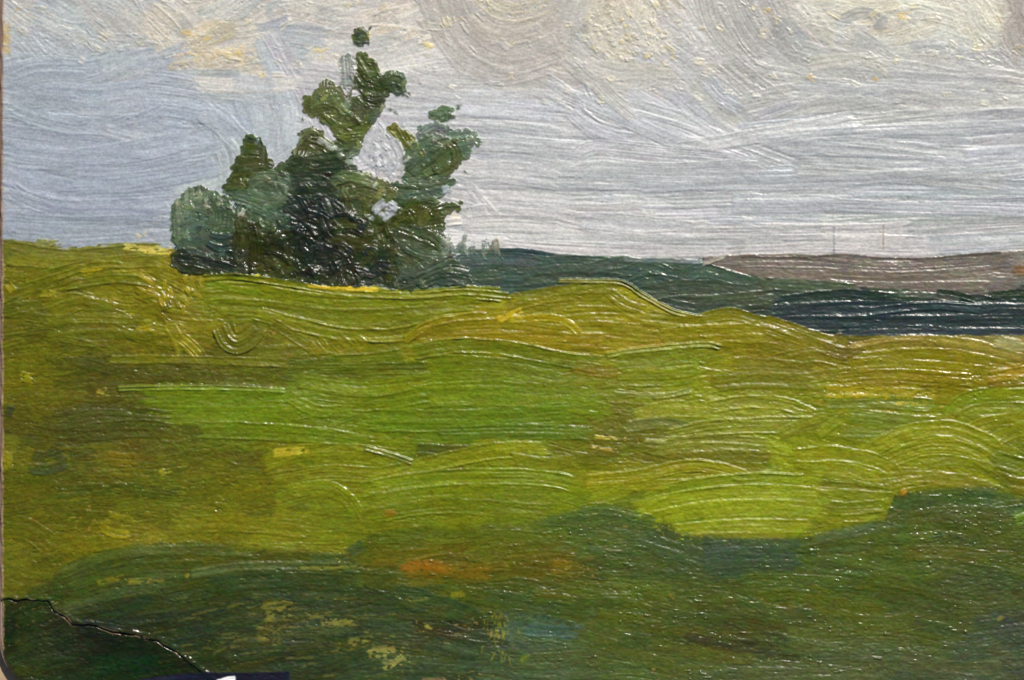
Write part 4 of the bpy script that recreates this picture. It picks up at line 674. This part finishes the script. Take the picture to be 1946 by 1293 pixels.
for i in range(64):         # short loaded touches in the darkest part
    x, y = random.uniform(548, 690), random.uniform(372, 525)
    if x > 640 and y < 400: continue
    a = math.radians(random.gauss(32, 22)); L = random.uniform(14, 38)
    c = random.choice([(34, 44, 42), (38, 50, 50), (42, 46, 36), (30, 38, 36), (44, 56, 52)])
    stroke(TREE, [(x, y), (x + L * math.cos(a) / 2, y + L * math.sin(a) / 2 - 2), (x + L * math.cos(a), y + L * math.sin(a))], random.uniform(6, 12), c, thick=1.4, sp=3.5, blend=.15, ridge=.8, clip=m_crown)
for i in range(420):        # small broken touches, light and dark, through all the foliage
    x, y = random.uniform(328, 905), random.uniform(60, 540)
    if m_crown[int((y - Y0) / G), int((x - X0) / G)] < .5: continue
    if 548 < x < 680 and 375 < y < 520 and random.random() < .5: continue
    q = C[int((y - Y0) / G), int((x - X0) / G)]
    a = random.uniform(-.8, 1.6); L = random.uniform(9, 26); k = random.gauss(0, .4)
    c = q * random.choice([.74, .86, 1.12, 1.28, 1.36]) + np.array([random.gauss(0, 4), random.gauss(0, 3), random.gauss(0, 6)])
    stroke(TREE, [(x, y), (x + L * .5 * math.cos(a - k), y + L * .5 * math.sin(a - k)), (x + L * math.cos(a), y + L * math.sin(a))], random.uniform(4, 11), np.clip(c, 24, 150), thick=1.5, sp=3.5, dry=.3, blend=.25, rag=6, clip=None if random.random() < .3 else m_crown)
# sky showing through the crown, laid on thickly afterwards
for p, w, c in (
    ([(722, 240), (712, 270), (704, 300)], 30, (196, 197, 203)), ([(740, 262), (744, 290), (752, 330)], 36, (196, 197, 203)), ([(716, 272), (702, 308), (672, 320)], 16, (202, 204, 213)), ([(718, 276), (712, 300), (716, 332)], 14, (206, 207, 214)), ([(726, 278), (736, 300), (750, 322)], 14, (198, 200, 208)), ([(744, 266), (758, 284), (764, 306)], 14, (200, 202, 208)), ([(756, 292), (744, 316), (730, 338)], 14, (196, 198, 204)), ([(764, 310), (758, 330)], 12, (204, 206, 210)), ([(700, 300), (690, 318)], 12, (208, 210, 216)), ([(738, 330), (752, 342)], 10, (196, 200, 204)),
    ([(708, 408), (722, 392), (738, 382)], 14, (188, 195, 212)), ([(722, 420), (742, 406), (758, 398)], 14, (192, 198, 214)), ([(736, 386), (758, 396)], 13, (184, 192, 210)), ([(698, 412), (714, 418)], 9, (190, 198, 214)), ([(726, 398), (742, 394)], 10, (206, 210, 220)),
    ([(836, 364), (862, 356)], 13, (186, 200, 212)), ([(848, 368), (866, 372)], 10, (200, 206, 212)), ([(846, 424), (884, 420)], 13, (216, 210, 200)), ([(892, 402), (930, 398)], 20, (210, 209, 208))):
    stroke(SKY, p, w * 1.1, c, thick=1.6, br=1.0, blend=.12, sp=4.5, ridge=.7, rag=9, roundness=.7)
for i in range(34):
    x, y = random.gauss(730, 17), random.gauss(292, 22); a = math.radians(random.choice([110, 70, 140, 50]) + random.gauss(0, 14)); L = random.uniform(10, 24)
    stroke(SKY, [(x, y), (x + L * .5 * math.cos(a) + 2, y + L * .5 * math.sin(a)), (x + L * math.cos(a), y + L * math.sin(a))], random.uniform(4, 9), random.choice([(206, 207, 213), (192, 195, 202), (200, 200, 204), (186, 190, 196)]), thick=2.1, sp=3.5, ridge=.9, rag=4)
for i in range(14):
    x, y = random.gauss(732, 13), random.gauss(400, 9); a = math.radians(random.gauss(-35, 30)); L = random.uniform(8, 18)
    stroke(SKY, [(x, y), (x + L * math.cos(a), y + L * math.sin(a))], random.uniform(4, 8), random.choice([(190, 196, 212), (202, 206, 216), (176, 184, 202)]), thick=1.9, sp=3.5, ridge=.9, rag=4)
# the edge of the near meadow, dragged up against the foot of the tree
stroke(MEADOW, [(378, 530), (450, 527), (555, 541), (650, 556), (780, 563), (880, 556), (975, 563)], 13, (112, 118, 24), thick=2.0, ridge=1.1, blend=.1)
stroke(MEADOW, [(582, 543), (640, 549), (724, 552)], 7, (203, 158, 48), thick=.5, ridge=0, dry=.25)

# ---- worn edges, the cracked corner and a dark strip along the bottom
BOARD_EDGE = 'board'
bare = np.array([178, 146, 124], np.float32)
edge_d = (GX - 2.0) - 3.0 - 3.0 * tn(GY / 9, GX * 0 + 4)
k = ss(2.0, -1.0, edge_d)[..., None] * 0.85
C[:] = C * (1 - k) + bare * k
cr = np.array([(2, 1139), (16, 1138), (34, 1144), (48, 1140), (62, 1141), (92, 1143), (103, 1162), (122, 1170), (140, 1186), (152, 1189), (182, 1190), (215, 1199), (248, 1206), (272, 1212), (300, 1220), (322, 1230), (338, 1242), (358, 1258), (388, 1280), (420, 1309)], np.float64)
for i in range(len(cr)):
    cr[i] += (random.uniform(-2, 2), random.uniform(-1.5, 1.5))
dcr = np.full((NY, NX), 1e9, np.float32)
wy0, wx1 = int((1110 - Y0) / G), int((440 - X0) / G)
sx, sy = GX[wy0:, :wx1], GY[wy0:, :wx1]
jx = sx + 2.4 * (tn(sx / 13, sy / 13) - .5) * 2; jy = sy + 2.4 * (tn(sx / 13 + 40, sy / 13) - .5) * 2
dd = np.full(sx.shape, 1e9, np.float32)
for (xa, ya), (xb, yb) in zip(cr[:-1], cr[1:]):
    t = np.clip(((jx - xa) * (xb - xa) + (jy - ya) * (yb - ya)) / ((xb - xa) ** 2 + (yb - ya) ** 2), 0, 1)
    dd = np.minimum(dd, np.hypot(jx - xa - t * (xb - xa), jy - ya - t * (yb - ya)))
below = sy > np.interp(sx, cr[:, 0], cr[:, 1])
gap = 0.2 + 1.5 * tn(sx / 30, sy * 0 + 8)
g = ss(1.3, -0.6, dd - gap) * (0.10 + 0.55 * ss(.32, .6, tn(sx / 34 + 9, sy / 34)))
Hs = H[wy0:, :wx1]
Hs += np.where(below, -2.4, 0.5 + 1.7 * np.exp(-((dd - 5) / 5) ** 2) * (0.4 + 1.1 * tn(sx / 11, sy / 11))).astype(np.float32) * ss(160, 20, dd)
Hs[:] = Hs * (1 - g) + (-2.6) * g
lip = (ss(4.5, 2.0, dd) * (1 - g) * np.maximum(ss(.62, .74, tn(sx / 16 + 5, sy / 16 + 2)), 0.8 * ss(225, 265, sx) * ss(350, 335, sx) * ss(.3, .5, tn(sx / 9 + 5, sy / 9 + 2))))[..., None]
C[wy0:, :wx1] = C[wy0:, :wx1] * (1 - lip) + np.array([176, 146, 108], np.float32) * lip
C[wy0:, :wx1] = C[wy0:, :wx1] * (1 - g[..., None]) + np.where((sx > 245) & (sx < 342), 1.0, 0.0)[..., None] * np.array([120, 98, 70], np.float32) * g[..., None] + np.where((sx > 245) & (sx < 342), 0.0, 1.0)[..., None] * np.array([40, 34, 24], np.float32) * g[..., None]
C[wy0:, :wx1] *= np.where(below, 1 - 0.24 * ss(150, 40, dd) * ss(3, 12, sx - 2), 1.0)[..., None]      # the loose corner was painted darker
N_STRIP = len(STROKE_REG)
stroke(FORE, [(262, 1300), (340, 1289), (440, 1286), (553, 1285)], 18, (22, 24, 32), (30, 32, 44), thick=.5, br=.5, rag=2, blend=0, roundness=.05)
stroke(FORE, [(280, 1306), (420, 1303), (553, 1301)], 18, (22, 24, 32), (30, 32, 44), thick=.4, br=.5, rag=1, blend=0, roundness=.05)
stroke(FORE, [(410, 1298), (430, 1291), (451, 1290)], 10, (226, 214, 206), (236, 226, 220), thick=1.6, rag=3, blend=0, sp=5)
# ---- paint specks, dust and the tooth of the board
for i in range(260):
    x, y = random.uniform(8, X1 - 12), random.uniform(Y0 + 8, 1300)
    stroke(int(REG[int((y - Y0) / G), int((x - X0) / G)]), [(x, y), (x + random.uniform(2, 7), y + random.uniform(-2, 2))], random.uniform(2.5, 5), C[int((y - Y0) / G), int((x - X0) / G)] * random.uniform(.8, 1.2), thick=1.6, rag=.5, blend=.4, flat=.2)
low = (REG >= HILL).astype(np.float32)
grain = (tn(GX / 7.5 + 70, GY / 3.0 + 20) - .5) * 1.0 + (tn(GX / 3.6 + 11, GY / 2.4 + 90) - .5) * 0.7
H += grain.astype(np.float32) * (0.32 + 0.30 * low)
fore_w = (REG == FORE).astype(np.float32)
spike = ss(.80, .98, tn(GX / 9.5 + 150, GY / 2.5 + 33)) * ss(.42, .85, tn(GX / 70 + 15, GY / 26 + 3)) * (0.55 + 0.45 * ss(500, 1300, GX))
H += (spike * (0.4 + 0.9 * low + 1.0 * fore_w)).astype(np.float32)
C *= (1 + 0.13 * (tn(GX / 3.0 + 8, GY / 2.4 + 5) - .5) + 0.10 * (tn(GX / 9 + 8, GY / 4 + 5) - .5) * (0.5 + 0.8 * low))[..., None]
for q in range(3):
    C[..., q] += (low * 6 + 5) * (tn(GX / (4.5 + q) + 30 * q, GY / 3.4 + 17 * q) - .5) + (low * 5 + 2) * (tn(GX / 22 + 60 * q, GY / 9 + 7 * q) - .5)
Hp = np.pad(H, 1, mode='edge')
H = (0.76 * H + 0.06 * (Hp[:-2, 1:-1] + Hp[2:, 1:-1] + Hp[1:-1, :-2] + Hp[1:-1, 2:])).astype(np.float32)

# ------------------------------------------------------------------ materials
def new_mat(name):
    m = bpy.data.materials.new(name); m.use_nodes = True
    nt = m.node_tree; b = nt.nodes['Principled BSDF']
    return m, nt, b
def paint_material():
    m, nt, b = new_mat('oil_paint')
    at = nt.nodes.new('ShaderNodeAttribute'); at.attribute_name = 'pigment'
    tc = nt.nodes.new('ShaderNodeTexCoord')
    nz = nt.nodes.new('ShaderNodeTexNoise'); nz.inputs['Scale'].default_value = 60; nz.inputs['Detail'].default_value = 4
    mp = nt.nodes.new('ShaderNodeMapRange'); mp.inputs[1].default_value = .35; mp.inputs[2].default_value = .65; mp.inputs[3].default_value = .24; mp.inputs[4].default_value = .40
    nt.links.new(tc.outputs['Object'], nz.inputs['Vector']); nt.links.new(nz.outputs[0], mp.inputs[0]); bw = nt.nodes.new('ShaderNodeRGBToBW'); md = nt.nodes.new('ShaderNodeMath'); md.operation = 'MULTIPLY_ADD'; md.inputs[1].default_value = .30
    nt.links.new(at.outputs['Color'], bw.inputs[0]); nt.links.new(bw.outputs[0], md.inputs[0]); nt.links.new(mp.outputs[0], md.inputs[2])
    nt.links.new(md.outputs[0], b.inputs['Roughness'])
    nt.links.new(at.outputs['Color'], b.inputs['Base Color'])
    n2 = nt.nodes.new('ShaderNodeTexNoise'); n2.inputs['Scale'].default_value = 3200; n2.inputs['Detail'].default_value = 2
    bp = nt.nodes.new('ShaderNodeBump'); bp.inputs['Strength'].default_value = .25; bp.inputs['Distance'].default_value = .00006
    nt.links.new(tc.outputs['Object'], n2.inputs['Vector']); nt.links.new(n2.outputs[0], bp.inputs['Height']); nt.links.new(bp.outputs[0], b.inputs['Normal'])
    b.inputs['IOR'].default_value = 1.5
    return m
M_PAINT = paint_material()
def board_material():
    m, nt, b = new_mat('pressed_board')
    tc = nt.nodes.new('ShaderNodeTexCoord'); nz = nt.nodes.new('ShaderNodeTexNoise'); nz.inputs['Scale'].default_value = 900; nz.inputs['Detail'].default_value = 5
    cr_ = nt.nodes.new('ShaderNodeValToRGB'); cr_.color_ramp.elements[0].color = (.22, .14, .11, 1); cr_.color_ramp.elements[1].color = (.40, .28, .22, 1)
    nt.links.new(tc.outputs['Object'], nz.inputs['Vector']); nt.links.new(nz.outputs[0], cr_.inputs[0]); nt.links.new(cr_.outputs[0], b.inputs['Base Color'])
    b.inputs['Roughness'].default_value = .8
    return m
def table_material():
    m, nt, b = new_mat('pale_table')
    tc = nt.nodes.new('ShaderNodeTexCoord'); mpg = nt.nodes.new('ShaderNodeMapping'); mpg.inputs['Scale'].default_value = (60, 900, 60)
    nz = nt.nodes.new('ShaderNodeTexNoise'); nz.inputs['Scale'].default_value = 1.0; nz.inputs['Detail'].default_value = 6
    cr_ = nt.nodes.new('ShaderNodeValToRGB'); cr_.color_ramp.elements[0].color = (.40, .27, .15, 1); cr_.color_ramp.elements[1].color = (.60, .44, .27, 1)
    nt.links.new(tc.outputs['Object'], mpg.inputs[0]); nt.links.new(mpg.outputs[0], nz.inputs['Vector']); nt.links.new(nz.outputs[0], cr_.inputs[0]); nt.links.new(cr_.outputs[0], b.inputs['Base Color'])
    b.inputs['Roughness'].default_value = .55
    return m

# ------------------------------------------------------------------ table
def mesh_object(name, verts, faces, mat, parent=None):
    me = bpy.data.meshes.new(name); me.from_pydata(verts, [], faces); me.update()
    me.materials.append(mat)
    ob = bpy.data.objects.new(name, me); col.objects.link(ob)
    if parent: ob.parent = parent
    return ob
def slab(x0, x1, y0, y1, z0, z1):
    v = [(x, y, z) for z in (z0, z1) for x, y in ((x0, y0), (x1, y0), (x1, y1), (x0, y1))]
    return v, [(3, 2, 1, 0), (4, 5, 6, 7), (0, 1, 5, 4), (1, 2, 6, 5), (2, 3, 7, 6), (3, 0, 4, 7)]
table = mesh_object('table_top', *slab(-.8, .8, -.5, .5, -.03, 0.0), table_material())
table['kind'] = 'structure'
table['label'] = 'pale wooden table top showing at the lower left corner under the painting'
table['category'] = 'table'

# ------------------------------------------------------------------ the painting
painting = bpy.data.objects.new('oil_painting', None)
painting.empty_display_size = .05
col.objects.link(painting)
painting.location = (0, 0, 0)
painting['label'] = 'small oil landscape on a worn board with a cracked rounded corner'
painting['category'] = 'painting'

# outline of the board: rounded, slightly worn corners
BX0, BX1, BY0, BY1 = -2.0, 2082.0, -82.0, 1311.0
def corner_d(x, y):
    """distance inside the rounded outline (positive inside)"""
    R = np.where((x < 600) & (y > 600), 92.0, 60.0)
    cx = np.clip(x, BX0 + R, BX1 - R); cy = np.clip(y, BY0 + R, BY1 - R)
    return R - np.hypot(x - cx, y - cy)
def outline(inset, n=14):
    pts = []
    for (cxs, cys, R, a0) in ((BX1, BY0, 60, -90), (BX1, BY1, 60, 0), (BX0, BY1, 92, 90), (BX0, BY0, 60, 180)):
        cx = BX1 - R if cxs == BX1 else BX0 + R; cy = BY1 - R if cys == BY1 else BY0 + R
        for i in range(n + 1):
            a = math.radians(a0 + 90 * i / n); r = R - inset
            pts.append((cx + r * math.cos(a), cy + r * math.sin(a)))
    return pts
rings = [(2.5, 0.0), (0.0, 0.0003), (0.0, BOARD_T - 0.0005), (3.0, BOARD_T - 0.0003)]
bv, bf = [], []
for ins, z in rings:
    ring = outline(ins); n = len(ring)
    bv += [(wx(x), wy(y), z) for x, y in ring]
for r in range(len(rings) - 1):
    for i in range(n):
        j = (i + 1) % n
        bf.append((r * n + i, r * n + j, (r + 1) * n + j, (r + 1) * n + i)[::-1])
bf.append(tuple(range(n))); bf.append(tuple(range(3 * n, 4 * n))[::-1])
board = mesh_object('board', bv, bf, board_material(), painting)
board['label'] = 'brown pressed board whose edge shows at the left and the corner'

# cut the relief into regions and single strokes
lin = np.clip(C / 255.0, 0.012, 0.97)
lin = np.where(lin <= 0.04045, lin / 12.92, ((lin + 0.055) / 1.055) ** 2.4) * PIGMENT_GAIN
lin = np.maximum(lin - GLOSS_VEIL, 0.0015)
Z = (BOARD_T + H * U).astype(np.float32)
ins = corner_d(GX + 4 * (tn(GX / 20, GY / 20) - .5), GY)
Z -= (ss(8.0, 0.8, ins) * 5.6 * U).astype(np.float32)            # worn, dipping rim
gz_y, gz_x = np.gradient(Z, G * U)
NRM = np.stack([-gz_x, gz_y, np.ones_like(Z)], -1)
NRM /= np.linalg.norm(NRM, axis=-1, keepdims=True)
VX = wx(GX).astype(np.float32); VY = wy(GY).astype(np.float32)

cell_in = ins[:-1, :-1] > 0.8
cell_id = ID[:-1, :-1].copy(); cell_reg = REG[:-1, :-1].astype(np.int32)
vis = (GX[:-1, :-1] > 0) & (GX[:-1, :-1] < FW) & (GY[:-1, :-1] > 0) & (GY[:-1, :-1] < FH) & cell_in
area = np.bincount(np.maximum(cell_id[vis], 0), minlength=len(STROKE_REG))
big = np.argsort(-area)[:294]
big = big[area[big] > 90]
strip_ids = [N_STRIP, N_STRIP + 1, N_STRIP + 2]
NAMES = {SKY: ('painted_sky', 'cloudy grey and cream painted sky filling the upper third'), HILL: ('painted_hill', 'flat brown painted hill on the right of the horizon'), FOREST: ('painted_forest', 'dark blue-green painted woods along the horizon'),
         TREE: ('painted_tree', 'dark green painted tree and bushes left of centre'), MEADOW: ('painted_meadow', 'bright green and yellow painted meadow'), FORE: ('painted_foreground', 'dark green shaded foreground at the bottom of the picture')}
group = 1000000 + cell_reg                     # default: the thin paint of its region
isbig = np.zeros(len(STROKE_REG) + 1, bool); isbig[big] = True
for q in strip_ids: isbig[q] = False
sb = isbig[np.maximum(cell_id, 0)] & (cell_id >= 0)
group[sb] = cell_id[sb]
for q in strip_ids: group[cell_id == q] = 2000000 + (0 if q < strip_ids[2] else 1)
flatg = np.where(cell_in, group, -1).ravel()
WC = NX - 1
regf = cell_reg.ravel()
def largest_piece(cells):
    left = set(cells.tolist()); best = []
    while left:
        seed = left.pop(); piece = [seed]; stack = [seed]
        while stack:
            q = stack.pop()
            for nb in (q - 1, q + 1, q - WC, q + WC):
                if nb in left: left.remove(nb); piece.append(nb); stack.append(nb)
        if len(piece) > len(best): best = piece
        if len(best) > len(left): break
    return np.array(best)
o_ = np.argsort(flatg, kind='stable'); k_, s_ = np.unique(flatg[o_], return_index=True); e_ = list(s_[1:]) + [len(o_)]
for kk, a_, b_ in zip(k_, s_, e_):
    if 0 <= kk < 1000000 or kk >= 2000000:
        cl = o_[a_:b_]; keep = largest_piece(cl)
        flatg[cl] = 1000000 + regf[cl]; flatg[keep] = kk
order = np.argsort(flatg, kind='stable')
keys, starts = np.unique(flatg[order], return_index=True)
ends = list(starts[1:]) + [len(order)]
V0 = np.stack([VX.ravel(), VY.ravel(), Z.ravel()], 1).astype(np.float32)
N0 = NRM.reshape(-1, 3).astype(np.float32)
C0 = np.concatenate([lin.reshape(-1, 3), np.ones((NX * NY, 1))], 1).astype(np.float32)
def relief(name, cells, parent):
    r, c = cells // (NX - 1), cells % (NX - 1)
    i0 = r * NX + c
    q = np.stack([i0 + NX, i0 + NX + 1, i0 + 1, i0], 1)
    u, inv = np.unique(q.ravel(), return_inverse=True)
    me = bpy.data.meshes.new(name)
    me.vertices.add(len(u)); me.vertices.foreach_set('co', V0[u].ravel())
    nq = len(q)
    me.loops.add(nq * 4); me.loops.foreach_set('vertex_index', inv.astype(np.int32).ravel())
    me.polygons.add(nq); me.polygons.foreach_set('loop_start', np.arange(0, nq * 4, 4, dtype=np.int32))
    me.polygons.foreach_set('use_smooth', np.ones(nq, bool))
    a = me.color_attributes.new('pigment', 'FLOAT_COLOR', 'POINT'); a.data.foreach_set('color', C0[u].ravel())
    me.update(calc_edges=True)
    me.materials.append(M_PAINT)
    me.normals_split_custom_set_from_vertices(N0[u])
    ob = bpy.data.objects.new(name, me); col.objects.link(ob); ob.parent = parent
    return ob
parts = {}
cells_of = {int(kk): order[s:e] for kk, s, e in zip(keys, starts, ends) if kk >= 0}
for rg, (nm, lab) in NAMES.items():
    cl = cells_of.get(1000000 + rg)
    parts[rg] = relief(nm, cl, painting); parts[rg]['label'] = lab
for kk, cl in cells_of.items():
    if kk < 1000000:
        relief('brush_stroke', cl, parts[STROKE_REG[kk]])
if 2000000 in cells_of:
    st_ = relief('navy_strip', cells_of[2000000], painting); st_['label'] = 'dark navy strip along the bottom edge near the left'
if 2000001 in cells_of:
    fl_ = relief('white_fleck', cells_of[2000001], st_); fl_['label'] = 'small white fleck on the navy strip'
print('strokes', len(STROKE_REG), 'own meshes', len(cells_of), 'grid', NX, NY, 'H', float(H.min()), float(H.max()))
